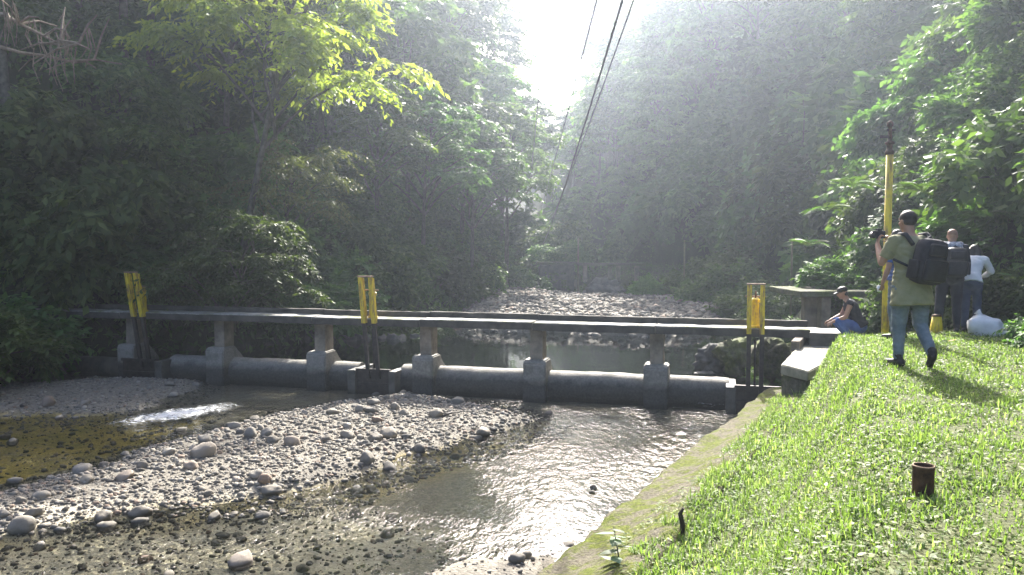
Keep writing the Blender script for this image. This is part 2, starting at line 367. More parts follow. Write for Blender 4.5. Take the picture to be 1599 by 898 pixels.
def land(x, y):
    x = np.asarray(x, float); y = np.asarray(y, float)
    xl = interp(y, XL_); xr = interp(y, XR_); xh = interp(y, XH_)
    up = ((x - B0[0]) * BQ[0] + (y - B0[1]) * BQ[1]) > .5
    # bed and bars
    bed = np.where(up, -2.35, -2.08) + .05 * vnoise(x, y, 1.7)
    u, v = uv_wall(x, y)
    bed = bed - np.where(up, 0, .50 * sstep(-6.2, -3.4, u) * sstep(.0, 2.0, v))
    bed = bed + .10 * sstep(-3, -7, x + .2 * y) * ~up
    floor_far = sstep(52, 110, y) * 6.0
    bed = np.maximum(bed, -2.3 + (.335 + .035 * vnoise(x, y, 2.6, 4)) * sstep(.6, -.6, poly_sd(x, y, NEARSH)))
    bed = bed + floor_far
    for P, zt in BARS:
        sd = poly_sd(x, y, P)
        m = sstep(.75, -.9, sd + .22 * vnoise(x, y, 2.3, 3))
        bed = bed * (1 - m) + np.maximum(bed, zt + .05 * vnoise(x, y, 1.1, 5)) * m
    # left hill
    dl = xl - x + .8 * vnoise(x, y, .35, 2)
    hl = np.where(dl > 0, -1.75 + 1.1 * np.minimum(dl, 1.2) + .95 * np.clip(dl - 1.2, 0, 9) + .62 * np.clip(dl - 10.2, 0, 30) , -9)
    hl = hl + np.where(dl > 0, .5 * vnoise(x, y, .6, 9) * np.clip(dl, 0, 2) * .5, 0) + floor_far
    # right bank: lawn behind the wall, then a terrace with the path
    lawn_u1 = interp(y, [(0, 2.7), (6, 2.5), (9, 2.1), (12, 1.55), (16, 1.5)])
    lawn = wall_top(np.clip(u, 0, .95)) - .03 + 1.02 * sstep(.75, 1.0, (u - .0) / np.maximum(lawn_u1, .1) * .62 + .38)
    lawn = np.where(u < .62, -2.3 + (u - .3) * 3.0, lawn)
    lawn = np.minimum(lawn, .06 + .03 * vnoise(x, y, .9, 1) - .10 * sstep(10, 13.5, y))
    dr = (x - xr) * .9
    terr = -1.7 + 1.25 * sstep(-.2, 1.6, dr + .3 * vnoise(x, y, 1.2, 4)) + .45 * sstep(24, 34, y) * sstep(1.5, 2.8, dr) + .03 * vnoise(x, y, 2.0)
    terr = terr + floor_far
    # the lawn drops to the path by the bridge head
    k = sstep(12.6, 14.3, y - .25 * (x - 5.5) + .25 * vnoise(x, y, 1.0, 6)) * sstep(8.0, 6.9, x) ; k = np.where(y > 15.2, np.maximum(k, sstep(15.2, 16.2, y)), k)
    bank = lawn * (1 - k) + np.minimum(terr, np.where(y < 16.5, -2.3 + (u - .3) * 4.0, 99)) * k
    bank = np.where(y < 16.5, np.where(u > .25, bank, -9), np.where(dr > -.3, bank, -9))
    # right hill
    dh = x - xh + .7 * vnoise(x, y, .4, 7) + sstep(22, 32, y) * (1.3 * vnoise(x, y, .33, 3) + .7 * vnoise(x, y, .9, 6))
    hr = np.where(dh > 0, -.35 + 2.3 * np.minimum(dh, 1.2) + 1.45 * np.clip(dh - 1.2, 0, 9) + .8 * np.clip(dh - 10.2, 0, 16) + .3 * np.clip(dh - 26, 0, 40), -9)
    hr = hr + np.where(dh > 0, .5 * vnoise(x, y, .7, 5) * np.clip(dh, 0, 2) * .5, 0) + floor_far + .45 * sstep(24, 34, y) * (dh > 0)
    far = -2 + 26 * sstep(95, 165, y)
    return np.minimum(np.maximum.reduce([bed, hl, bank, hr, far]), 32.0)
def zat(x, y): return float(land(np.array([x]), np.array([y]))[0])

def axis(spans):
    out = []
    for a, b, s in spans: out += list(np.arange(a, b, s))
    return np.array(out)
gx = axis([(-90, -40, 6), (-40, -18, 1.2), (-18, 13, .17), (13, 40, 1.2), (40, 96, 6)])
gy = axis([(-40, 0, 4), (0, 3, .5), (3, 24, .17), (24, 40, .3), (40, 70, .8), (70, 120, 3), (120, 200, 8)])
XX, YY = np.meshgrid(gx, gy); ZZ = land(XX, YY)
nx, ny = len(gx), len(gy)
idx = np.arange(nx * ny).reshape(ny, nx)
gf = np.stack([idx[:-1, :-1], idx[:-1, 1:], idx[1:, 1:], idx[1:, :-1]], -1).reshape(-1, 4)
gme = mesh_np('ground', np.stack([XX, YY, ZZ], -1).reshape(-1, 3), gf)
U, V = uv_wall(XX, YY)
UPQ = ((XX - B0[0]) * BQ[0] + (YY - B0[1]) * BQ[1]) > .3
sdm = np.minimum.reduce([poly_sd(XX, YY, P) for P, z in BARS])
river = (XX > interp(YY, XL_) + .1) & (XX < interp(YY, XR_) + .2)
grav = np.where(river, 1.0, 0.0)
CHAN = poly_px([(-300, 640), (60, 648), (220, 655), (330, 650), (300, 675), (170, 715), (0, 760), (-300, 810)], -2.0)
STRIP = poly_px([(-100, 800), (150, 805), (300, 790), (480, 770), (640, 715), (850, 665), (860, 690), (700, 745), (560, 790), (300, 830), (-100, 880)], -2.0)
algae = np.where(river & (ZZ < -1.84), sstep(-1.84, -1.93, ZZ), 0) * ~UPQ * np.clip(np.maximum(sstep(.3, -.3, poly_sd(XX, YY, CHAN)), sstep(.3, -.2, poly_sd(XX, YY, STRIP)) * (.45 + .4 * vnoise(XX, YY, 1.6, 3))) + .08, 0, 1)
grass = sstep(.3, .9, U) * sstep(interp(YY, XH_) + .5, interp(YY, XH_) - .3, XX) * (YY < 40)
grav = np.maximum(grav, (grass > 0) * sstep(.55, .05, np.abs(XX - interp(YY, [(15, 6.6), (17, 6.9), (20, 7.9), (24, 9.0), (30, 10.6), (38, 11)]))) * (YY > 15) * (YY < 40) * .8)
sand = sstep(.7, -.3, poly_sd(XX, YY, NEARSH)) * river * ~UPQ
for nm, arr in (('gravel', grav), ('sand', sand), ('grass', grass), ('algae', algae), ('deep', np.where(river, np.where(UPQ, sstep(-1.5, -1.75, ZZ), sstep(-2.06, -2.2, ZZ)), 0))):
    a = gme.attributes.new(nm, 'FLOAT', 'POINT'); a.data.foreach_set('value', arr.astype(np.float32).ravel())
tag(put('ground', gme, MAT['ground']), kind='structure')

def sheet(name, pts, z, mat, n=1):
    me = bpy.data.meshes.new(name); me.from_pydata([(p[0], p[1], z) for p in pts], [], [list(range(len(pts)))]); me.update()
    return tag(put(name, me, mat), kind='structure')
def bl(t, q): return B0 + BD * t + BQ * q
sheet('river', [bl(-1.0, .45), bl(26, .45), (-30, -30), (-28, -38), (-14, -30)], ZDN, MAT['river_water'])
sheet('upstream_water', [bl(-3.0, .45), (14, 40), (8, 75), (-8, 75), (-24, 40), bl(24, .45)], ZUP, MAT['pool_water'])

# ------------------------------------------------------------------ retaining wall, weir, footbridge, gates
def grid_top_wall():
    """mossy retaining wall along the lawn: uneven top, river face, closed underneath"""
    vs = np.arange(-9, 9.9, .09); us = np.concatenate([[-.03, -.012], np.arange(0.03, 1.02, .075)])
    VV, UU = np.meshgrid(vs, us, indexing='ij')
    x = E0[0] + WN[0] * UU + WD[0] * VV; y = E0[1] + WN[1] * UU + WD[1] * VV
    z = wall_top(UU) + .018 * vnoise(x, y, 9) + .022 * vnoise(x, y, 3.3, 2) + np.where(UU < 0, -.03, 0)
    edge = .05 * vnoise(x, y, 2.1, 8) + .03 * vnoise(x, y, 6.0, 1)                      # ragged lip
    x = x + np.where(UU < .1, edge * WN[0], 0); y = y + np.where(UU < .1, edge * WN[1], 0)
    n, m = VV.shape; top = np.stack([x, y, z], -1).reshape(-1, 3)
    b0 = top.reshape(n, m, 3)[:, 0].copy(); b0[:, 2] = -2.6; b1 = top.reshape(n, m, 3)[:, -1].copy(); b1[:, 2] = -2.6
    v = np.concatenate([top, b0, b1]); I = np.arange(n * m).reshape(n, m); o0 = n * m; o1 = o0 + n
    f = [np.stack([I[:-1, :-1], I[:-1, 1:], I[1:, 1:], I[1:, :-1]], -1).reshape(-1, 4)]
    k = np.arange(n - 1); f.append(np.stack([I[:-1, 0], I[1:, 0], o0 + k + 1, o0 + k], -1)); f.append(np.stack([I[1:, -1], I[:-1, -1], o1 + k, o1 + k + 1], -1))
    f.append(np.stack([o0 + k, o0 + k + 1, o1 + k + 1, o1 + k], -1))
    return mesh_np('retaining_wall', v, np.concatenate(f))
rw = rebase(put('retaining_wall', grid_top_wall(), MAT['mossy_concrete']))
tag(rw, 'long moss covered concrete retaining wall between lawn and river', 'wall')

def t_of(px, q=0.0):
    r = ray(px, 500); k = r.x / r.y; b = B0 + BQ * q       # bridge parameter seen in picture column px
    return (k * b[1] - b[0]) / (BD[0] - k * BD[1])
BROT = Matrix(((-BD[0], BQ[0], 0), (-BD[1], BQ[1], 0), (0, 0, 1)))   # local x to the right bank, y upstream
def bp(t, q, z): p = bl(t, q); return Vector((p[0], p[1], z))
def bbox(mb, t0, t1, q0, q1, z0, z1, bev=.012):
    mb.box(bp((t0 + t1) / 2, (q0 + q1) / 2, (z0 + z1) / 2), (abs(t1 - t0), abs(q1 - q0), abs(z1 - z0)), BROT, bev); return mb

br = thing('footbridge', 'long narrow concrete footbridge on short piers across the river', 'bridge', bp(9, .4, ZDN))
TE = 19.6
joints = [-.05] + [t_of(p, .4) for p in (1026, 838, 665, 500, 343, 205)] + [TE]
for i in range(len(joints) - 1):          # one slab and one upstand per span
    a, b = joints[i] + .006, joints[i + 1] - .006; dz = random.uniform(-.012, .012)
    put('deck_slab', rough(bbox(MB(), a, b, 0, .60, ZDECK - .16 + dz, ZDECK + dz, .015).mesh('deck_slab')), MAT['deck_concrete'], br)
    put('parapet_beam', rough(bbox(MB(), a, b, .602, .74, ZDECK - .16 + dz, ZDECK + .12 + dz, .012).mesh('parapet_beam')), MAT['concrete_shade'], br)  # upstand coloured dark to paint in its backlit shade
    put('shade_strip', rough(bbox(MB(), a, b, -.022, -.002, ZDECK - .17 + dz, ZDECK - .02 + dz, .004).mesh('shade_strip')), MAT['concrete_shade'], br)  # thin dark sheet added before the slab to paint its front in shade
PIERS = [t_of(p, .25) for p in (1026, 838, 665, 500, 343, 205)]
for i, t in enumerate(PIERS):
    zt = ZDECK - .165
    put('pier', rough(bbox(MB(), t - .14, t + .14, .22, .62, -1.22, zt, .01).mesh('pier')), MAT['concrete'], br)
    mb = MB(); w = .25; zb = -2.2
    prof = [(.0, zb), (.0, -1.16), (.06, -1.08), (.52, -1.08), (.98, -1.5), (1.03, zb)]      # footing: upright nose, sloping back
    vs = [bp(t + sx * w, q, z) for sx in (-1, 1) for q, z in prof]; n = len(prof)
    fs = [list(range(n)), [n + k for k in range(n)][::-1]] + [[k, n + k, n + (k + 1) % n, (k + 1) % n] for k in range(n)]
    mb.add(vs, fs); me = mb.mesh('pier_footing'); bm = bmesh.new(); bm.from_mesh(me); bmesh.ops.recalc_face_normals(bm, faces=bm.faces)
    bmesh.ops.bevel(bm, geom=bm.edges[:], offset=.025, segments=2, affect='EDGES'); bm.to_mesh(me); bm.free()
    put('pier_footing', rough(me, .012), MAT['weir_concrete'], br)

wr = thing('weir', 'rounded concrete weir sill running below the footbridge', 'weir', bp(9, .4, -2.3))
def sill(t0, t1, r=.33, zc=-1.69, name='sill'):
    n = max(2, int((t1 - t0) / .12)); m = 18; vs = []; fs = []
    for i in range(n + 1):
        t = t0 + (t1 - t0) * i / n
        for k in range(m):
            a = math.pi * 1.25 - math.pi * 1.5 * k / (m - 1); rr = r * (1 + .035 * float(vnoise(t * 3, k * .5, 1.0)) + .02 * float(vnoise(t * 9, k * 1.5, 1.0)))
            p = bp(t, .52 + rr * math.cos(a), zc + rr * math.sin(a)); vs.append(p)
        vs.append(bp(t, .9, -2.5)); vs.append(bp(t, .2, -2.5))
    M = m + 2
    for i in range(n):
        for k in range(M): fs.append([i * M + k, i * M + (k + 1) % M, (i + 1) * M + (k + 1) % M, (i + 1) * M + k])
    fs.append(list(range(M))[::-1]); fs.append([n * M + k for k in range(M)])
    me = MB().add(vs, fs).mesh(name); bm = bmesh.new(); bm.from_mesh(me); bmesh.ops.recalc_face_normals(bm, faces=bm.faces); bm.to_mesh(me); bm.free()
    return smooth_by_angle(me, 50)
TG = [t_of(1180, -.1), t_of(582, -.1), t_of(225, -.1)]
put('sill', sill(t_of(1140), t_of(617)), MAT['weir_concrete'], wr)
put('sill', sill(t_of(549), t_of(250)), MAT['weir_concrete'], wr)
put('sill', sill(t_of(196), 20.0, .28, -1.78), MAT['concrete_wet'], wr)
for px, w in ((1143, .2), (551, .2), (614, .16), (250, .2)):
    t = t_of(px); put('abutment_block', rough(bbox(MB(), t - w / 2, t + w / 2, -.12, .9, -2.4, -1.44, .02).mesh('abutment_block')), MAT['concrete_wet'], wr)

def sluice(t, lean, label, px0, px1, tall):
    g = thing('sluice_gate', label, 'sluice gate', bp(t, -.1, -2.3), 0, 'yellow sluice gates on the footbridge')
    sl = math.tan(math.radians(lean))
    def q(dt, qq, z): return bp(t + dt + sl * (z + 1.5), qq, z)            # leans sideways with height
    for s in (-1, 1):
        d = s * .125
        up = MB().add([q(d + a, b, z) for z in (-.36, tall) for a, b in ((-.045, -.14), (.045, -.14), (.045, -.065), (-.045, -.065))],
                      [[3, 2, 1, 0], [4, 5, 6, 7], [0, 1, 5, 4], [1, 2, 6, 5], [2, 3, 7, 6], [3, 0, 4, 7]])
        post = put('guide_post', up.mesh('guide_post'), MAT['paint_yellow'], g)
        lip = MB().add([q(d + a, b, z) for z in (-.355, tall - .02) for a, b in ((-.045, -.064), (-.03, -.064), (-.03, .0), (-.045, .0))],
                       [[3, 2, 1, 0], [4, 5, 6, 7], [0, 1, 5, 4], [1, 2, 6, 5], [2, 3, 7, 6], [3, 0, 4, 7]])
        put('post_flange', lip.mesh('post_flange'), MAT['paint_yellow'], post)
        lo = MB().add([q(d + a, b, z) for z in (-1.62, -.362) for a, b in ((-.042, -.13), (.042, -.13), (.042, -.06), (-.042, -.06))],
                      [[3, 2, 1, 0], [4, 5, 6, 7], [0, 1, 5, 4], [1, 2, 6, 5], [2, 3, 7, 6], [3, 0, 4, 7]])
        put('lower_guide', lo.mesh('lower_guide'), MAT['steel_dark'], g)
    put('crossbar', MB().box(q(0, -.10, tall + .018), (.36, .09, .03), BROT, .004).mesh('crossbar'), MAT['rust_light'], g)
    c = q(0, .10, 0); c0 = q(0, .12, ZDECK)
    hz = ZDECK + .62
    hoist = put('hoist_housing', MB().lathe(q(0, .12, ZDECK), [(.12, 0), (.12, .03), (.085, .05), (.075, .5), (.095, .52), (.095, .57), (.05, .60)], 14).mesh('hoist_housing', True), MAT['paint_yellow'], g)
    smooth_by_angle(hoist.data)
    put('handle_bar', MB().tube([q(-.2, .12, hz + .01), q(.2, .12, hz + .01)], .016, 8).mesh('handle_bar', True), MAT['rust_light'], hoist)
    put('screw_spindle', MB().tube([q(0, .12, hz - .02), q(0, .12, hz + .12)], .02, 8).mesh('screw_spindle', True), MAT['rust'], hoist)
    a, b = sorted((t_of(px0, -.05), t_of(px1, -.05)))
    leaf = MB(); bbox(leaf, a, b, -.05, .0, -2.35, -1.42, .004); bbox(leaf, a, b, -.11, -.052, -1.47, -1.40, .004); bbox(leaf, a + .05, b - .05, -.09, -.052, -1.78, -1.72, .004)
    put('gate_leaf', leaf.mesh('gate_leaf'), MAT['steel_dark'], g)
    put('stem', MB().tube([q(0, -.03, -1.5), q(0, .06, -.5)], .022, 8).mesh('stem', True), MAT['steel_dark'], g)
    return g
sluice(TG[0], 0, 'upright yellow sluice gate at the bridge end beside the lawn', 1148, 1222, .62)
sluice(TG[1], 4.5, 'slightly leaning yellow sluice gate at the middle of the footbridge', 556, 609, .68)
sluice(TG[2], 9, 'rusty yellow sluice gate leaning most, near the shaded bridge end', 190, 243, .72)

# bridge head: landing, kerb block, abutment slab
ab = thing('abutment', 'pale concrete abutment slab beside the bridge end and lawn', 'abutment', (4.9, 14.0, -2.3))
zs = -.55
c = [gr(1219, 569, zs), gr(1262, 580, zs), gr(1335, 545, zs), gr(1300, 521, zs), gr(1264, 521, zs)]
def prism(poly, z0, z1):
    n = len(poly); vs = [(p[0], p[1], z0) for p in poly] + [(p[0], p[1], z1) for p in poly]
    me = MB().add(vs, [list(range(n))[::-1], [n + k for k in range(n)]] + [[k, (k + 1) % n, n + (k + 1) % n, n + k] for k in range(n)]).mesh('prism')
    bm = bmesh.new(); bm.from_mesh(me); bmesh.ops.recalc_face_normals(bm, faces=bm.faces)
    bmesh.ops.bevel(bm, geom=bm.edges[:], offset=.015, segments=2, affect='EDGES'); bm.to_mesh(me); bm.free(); return me
put('top_slab', rough(prism(c, zs - .16, zs), .01), MAT['concrete_light'], ab)
c2 = [p + (Vector((5.0, 14.2, zs)) - p) * .06 for p in c]
put('base_block', rough(prism(c2, -2.4, zs - .175), .012), MAT['mossy_dark'], ab)
put('step_block', rough(bbox(MB(), -.02, -.75, -.10, .95, -.78, ZDECK - .05, .015).mesh('step_block')), MAT['concrete_wet'], ab)
kb = MB(); p0 = gr(1243, 540, -.5); p1 = gr(1257, 524, -.5)
kb.box((p0 + p1) / 2 + Vector((0, 0, .0)), (.16, (p1 - p0).length + .2, .20), Euler((0, 0, math.atan2(p1.y - p0.y, p1.x - p0.x) - math.pi / 2)), .015)
tag(rebase(put('kerb_block', kb.mesh('kerb_block'), MAT['concrete'])), 'short concrete kerb block on the abutment slab beside the bridge end', 'kerb')

# ------------------------------------------------------------------ canal slab on pillars at the hill foot, dark wall, far canal
sh = thing('canal_shelter', 'low concrete slab on short pillars under the mossy earth bank', 'shelter', (7.4, 18, -.5))
YS = 18.0
def fbox(mb, px0, px1, y0, y1, Y0, Y1, bev=.02):
    a = at(px0, y0, Y0); b = at(px1, y1, Y0); mb.box(((a.x + b.x) / 2, (Y0 + Y1) / 2, (a.z + b.z) / 2), (abs(b.x - a.x), Y1 - Y0, abs(a.z - b.z)), None, bev); return mb
put('roof_slab', rough(fbox(MB(), 1250, 1392, 455, 464, YS, YS + 2.2).mesh('roof_slab')), MAT['mossy_dark'], sh)
for p0, p1, Y0 in ((1257, 1280, YS + .55), (1283, 1297, YS + .1), (1337, 1357, YS + .1), (1376, 1390, YS + .3)):
    put('pillar', rough(fbox(MB(), p0, p1, 464.3, 524, Y0, Y0 + .26).mesh('pillar')), MAT['concrete'], sh)
put('back_wall', fbox(MB(), 1256, 1396, 464.3, 524, YS + 1.95, YS + 2.15).mesh('back_wall'), MAT['mossy_dark'], sh)
dw = thing('dark_dam_wall', 'dark mossy concrete wall at the head of the far pool', 'wall', (2.6, 49, -2.4))
put('wall_face', rough(fbox(MB(), 842, 897, 414, 474, 49, 50.2, .06).mesh('wall_face')), MAT['concrete_wet'], dw)
put('wall_cap', rough(fbox(MB(), 838, 902, 409, 413.7, 48.9, 50.4, .04).mesh('wall_cap')), MAT['mossy_dark'], dw)
fc = thing('far_canal', 'far concrete canal ledge on small pillars along the hillside path', 'canal', (6, 46, -.6))
put('ledge', rough(fbox(MB(), 903, 1008, 411, 415, 46, 47, .03).mesh('ledge')), MAT['mossy_dark'], fc)
for p in (914, 953, 966, 995):
    put('pillar', rough(fbox(MB(), p - 3, p + 3, 415.2, 440, 46.2, 46.6, .02).mesh('pillar')), MAT['concrete'], fc)

# ------------------------------------------------------------------ posts, poles, cables
def post(name, label, cat, px, ytop, Y, r, mat, group=None, lean=0.0, base=None):
    tp = at(px, ytop, Y); zb = zat(tp.x, Y) - .25 if base is None else base
    me = MB().tube([(tp.x - lean, Y, zb), (tp.x - lean * .4, Y, (zb + tp.z) / 2), (tp.x, Y, tp.z)], [r, r * .92, r * .85], 8).mesh(name, True)
    return tag(rebase(put(name, me, mat)), label, cat, group)
bamboo = simple('bamboo', (.11, .10, .05), (.20, .18, .09), 6, .7, .2, .004)
post('bamboo_pole', 'thin bamboo pole beside the path behind the leafy shrubs', 'pole', 1237, 372, 24, .035, bamboo)
post('bamboo_pole', 'thin bamboo pole standing on the hillside path above the gravel bar', 'pole', 1069, 375, 40, .045, bamboo)
post('bamboo_pole', 'thin far bamboo pole above the dark dam wall', 'pole', 903, 372, 47, .05, bamboo)
YP = 13.6
pz = at(1389, 238, YP); gz = zat(pz.x, YP)
yp = thing('yellow_pole', 'tall yellow pipe pole with rusty top beside the walking man', 'pole', (pz.x, YP, gz - .2))
put('shaft', MB().tube([(pz.x, YP, gz - .2), (pz.x + .005, YP, pz.z)], [.062, .056], 16).mesh('shaft', True), MAT['paint_yellow'], yp)
z1 = pz.z
rt = put('top_fitting', MB().lathe((pz.x, YP, z1), [(.07, -.04), (.07, .02), (.05, .04), (.045, .12), (.075, .14), (.075, .17), (.035, .19), (.03, .42), (.05, .44), (.05, .50), (.012, .53)], 14).mesh('top_fitting', True), MAT['rust'], yp)
put('bracket', MB().box((pz.x - .06, YP, z1 + .26), (.20, .03, .05), None, .004).box((pz.x + .02, YP, z1 + .37), (.14, .03, .04), None, .004).mesh('bracket'), MAT['steel_dark'], rt)
q = at(1463, 494, 13.2); zq = zat(q.x, 13.2)
st = thing('yellow_stub_post', 'short yellow stub post between the people at the lawn edge', 'post', (q.x, 13.2, zq - .1))
put('shaft', MB().lathe((q.x, 13.2, zq - .1), [(.105, 0), (.095, .2), (.07, q.z - zq + .1)], 14).mesh('shaft', True), MAT['paint_yellow'], st)
put('cap', MB().lathe((q.x, 13.2, q.z + .001), [(.075, 0), (.075, .02), (.04, .035)], 14).mesh('cap', True), MAT['rust'], st)

def cable(label, a, b, r, sag):
    a = Vector(a); b = Vector(b); pts = []
    for i in range(41):
        s = i / 40; p = a.lerp(b, s); p.z -= sag * 4 * s * (1 - s); pts.append(p)
    me = MB().tube(pts, r, 6).mesh('power_cable', True); o = put('power_cable', me, MAT['cable_black'])
    return tag(o, label, 'cable', 'cables strung along the gorge')
def cab(label, n, f, Yn, Yf, r, sag=.5):
    A = at(n[0], n[1], Yn); B = at(f[0], f[1], Yf); A2 = A + (A - B) * ((Yn - 2.0) / (Yf - Yn))     # carried on to near the camera, out of the picture
    cable(label, A2, B, r, sag)
cab('thick black cable, heaviest of those strung up the gorge', (957, 0), (842, 392), 17, 62, .026, .9)
cab('thin cable just beside the thickest one on its outer side', (976, 0), (852, 360), 19, 62, .02, .7)
cab('thin cable between the thickest cable and the leftmost one', (925, 0), (838, 345), 20, 62, .02, .5)
cab('leftmost thin cable hanging against the trees', (854, 0), (824, 322), 21, 62, .02, .3)

# ------------------------------------------------------------------ stones
PLN = [Vector((random.gauss(0, 1), random.gauss(0, 1), random.gauss(0, .8))).normalized() for _ in range(42)]
def stone_mesh(name, seed, sub=2, flat=(1, .8, .6)):
    bm = bmesh.new(); bmesh.ops.create_icosphere(bm, subdivisions=sub, radius=1.0); off = Vector((seed * 7.3, seed * 3.1, seed * 1.7))
    for v in bm.verts:
        d = v.co.normalized(); k = 1 + .34 * mnoise.noise(d * 1.1 + off) + .16 * mnoise.noise(d * 2.7 + off) + .05 * mnoise.noise(d * 6 + off)
        for pl in PLN[seed % 7::7]: k = min(k, .80 / max(.15, d.dot(pl)))          # worn flat faces
        k = min(k, 1.10)
        v.co = Vector((d.x * k * flat[0], d.y * k * flat[1], d.z * k * flat[2]))
    me = bpy.data.meshes.new(name); bm.to_mesh(me); bm.free(); me.polygons.foreach_set('use_smooth', [True] * len(me.polygons))
    a = me.attributes.new('rnd', 'FLOAT', 'FACE'); me.materials.append(MAT['river_stone']); return me
STONES = [stone_mesh('river_stone', i, 3, (1, random.uniform(.65, .95), random.uniform(.45, .75))) for i in range(9)]
BOULD = [stone_mesh('boulder', 20 + i, 3, (1, random.uniform(.7, .95), random.uniform(.55, .8))) for i in range(5)]
def stone_at(x, y, r, label, name='river_stone', group=None, mesh=None, sink=.3, rz=None, mat=None, z=None, cat='stone'):
    me = mesh or random.choice(STONES); o = bpy.data.objects.new(name, me); COL.objects.link(o)
    z = zat(x, y) if z is None else z
    o.location = (x, y, z + r * (.55 - sink)); o.rotation_euler = (random.uniform(-.35, .35), random.uniform(-.35, .35), random.uniform(0, 6.28) if rz is None else rz)
    s = random.uniform(.9, 1.1); o.scale = (r * s, r, r * random.uniform(.9, 1.1))
    return tag(o, label, cat, group)
taken = []
def named(px, py, wpx, label, mesh=None, zz=-1.76, sink=.25, name='river_stone'):
    p = gr(px, py, zz); r = wpx / 2 * p.y / FPX; taken.append((p.x, p.y, r)); return stone_at(p.x, p.y, r, label, name, None, mesh, sink)
bb = BOULD
named(606, 678, 40, 'brown boulder, biggest stone on the main gravel bar', bb[0], name='boulder')
named(586, 684, 26, 'brown cobble leaning against the biggest brown boulder', bb[1])
named(608, 716, 32, 'rounded tan boulder at the water edge below the biggest boulder', bb[2], name='boulder')
named(681, 646, 28, 'dark grey pointed rock near the bar tip with a stick behind it', bb[3])
named(754, 667, 30, 'pale flat cobble towards the right tip of the gravel bar', STONES[2])
named(875, 677, 17, 'dark stone standing alone in the pool off the bar tip', STONES[1], -1.95, .1)
named(911, 659, 7, 'tiny dark stone poking out of the pool beyond the lone stone', STONES[3], -1.95, .1)
named(320, 709, 42, 'grey lumpy boulder on the middle of the gravel bar', bb[4], name='boulder')
named(302, 701, 20, 'cobble touching the back of the grey lumpy boulder', STONES[4])
named(161, 812, 30, 'dark wet stone in the shallows near the lower edge', bb[1], -1.92, .15)
named(377, 839, 21, 'dark upright stone in the near shallows', STONES[6], -1.92, .1)
named(347, 831, 26, 'dark flat stone just beside the upright stone in the shallows', STONES[0], -1.92, .2)
named(375, 876, 48, 'broad grey stone at the bottom of the picture on sand', bb[3], -1.9, .3, name='boulder')
named(54, 796, 32, 'grey cobble on the gravel edge towards the lower left', bb[0])
named(62, 851, 25, 'grey stone in the shallow water at the lower left corner', STONES[5], -1.92, .2)
named(335, 806, 28, 'dark stone pair member at the gravel edge in the shallows', STONES[7], -1.88, .2)
named(76, 633, 28, 'dark stone at the lower edge of the far left gravel bar', STONES[8], -1.82, .2)
named(818, 853, 20, 'brownish stone on the sand near the foot of the mossy wall', STONES[2], -1.84, .2)
named(808, 880, 30, 'pale rounded stone on the sand, lowest by the wall', bb[2], -1.84, .2)
named(822, 868, 26, 'dark grey stone between two stones on the near sand', STONES[3], -1.84, .2)
named(888, 841, 30, 'grey boulder wedged against the foot of the mossy wall', bb[4], -1.84, .1, name='boulder')
named(557, 749, 26, 'smooth grey cobble at the bar edge above the shallows', STONES[1], -1.8, .2)
named(580, 752, 24, 'pale cobble in the water beside the smooth grey cobble', STONES[4], -1.86, .2)
named(424, 762, 34, 'pale cobble group member at the lower side of the gravel bar', STONES[6], -1.8, .2)
named(616, 806, 26, 'dark stone alone in the silver shallows', STONES[5], -1.93, .15)
named(455, 692, 26, 'grey cobble with a brown neighbour in the middle of the bar', STONES[8])
named(400, 752, 30, 'light grey cobble on the lower bar edge, left of a pale one', STONES[3], -1.82, .25)
named(20, 690, 22, 'wet round cobble in the golden shallows at the left edge', STONES[0], -1.93, .1)
named(8, 680, 18, 'wet pale cobble at the left edge of the golden shallows', STONES[2], -1.93, .1)
# cobbles one by one
def sample_poly(P, n, grow=0.0):
    P = np.array(P); lo = P.min(0) - grow; hi = P.max(0) + grow; out = []
    while len(out) < n:
        c = RNG.uniform(lo, hi, (n * 3, 2)); c = c[poly_sd(c[:, 0], c[:, 1], P) < grow]; out += c.tolist()
    return out[:n]
n_st = 0
def cobbles(P, n, rlo, rhi, label, group, grow, sink=.3):
    global n_st
    for x, y in sample_poly(P, n * 6, grow):
        if n <= 0: break
        if y < 5 or abs(x) > .72 * y + .5: continue
        r = rlo + (rhi - rlo) * random.random() ** 2.4
        if any((x - a) ** 2 + (y - b) ** 2 < (r + c) ** 2 * .6 for a, b, c in taken): continue
        if uv_wall(x, y)[0] > -.2 : continue
        taken.append((x, y, r)); stone_at(x, y, r, label, 'river_stone', group, None, sink); n -= 1; n_st += 1
cobbles(BAR_MAIN, 200, .05, .17, 'rounded grey cobble among others on the main gravel bar', 'cobbles on the main gravel bar', .35)
cobbles(BAR_LEFT, 30, .05, .12, 'small grey cobble on the far left gravel bar', 'cobbles on the far left gravel bar', .3)
cobbles(BAR_NEAR, 40, .03, .085, 'small stone on the sand at the foot of the wall', 'stones on the near sand', .6)
cobbles(NEARSH, 40, .04, .11, 'stone lying in the near shallow water', 'stones in the near shallows', 0)
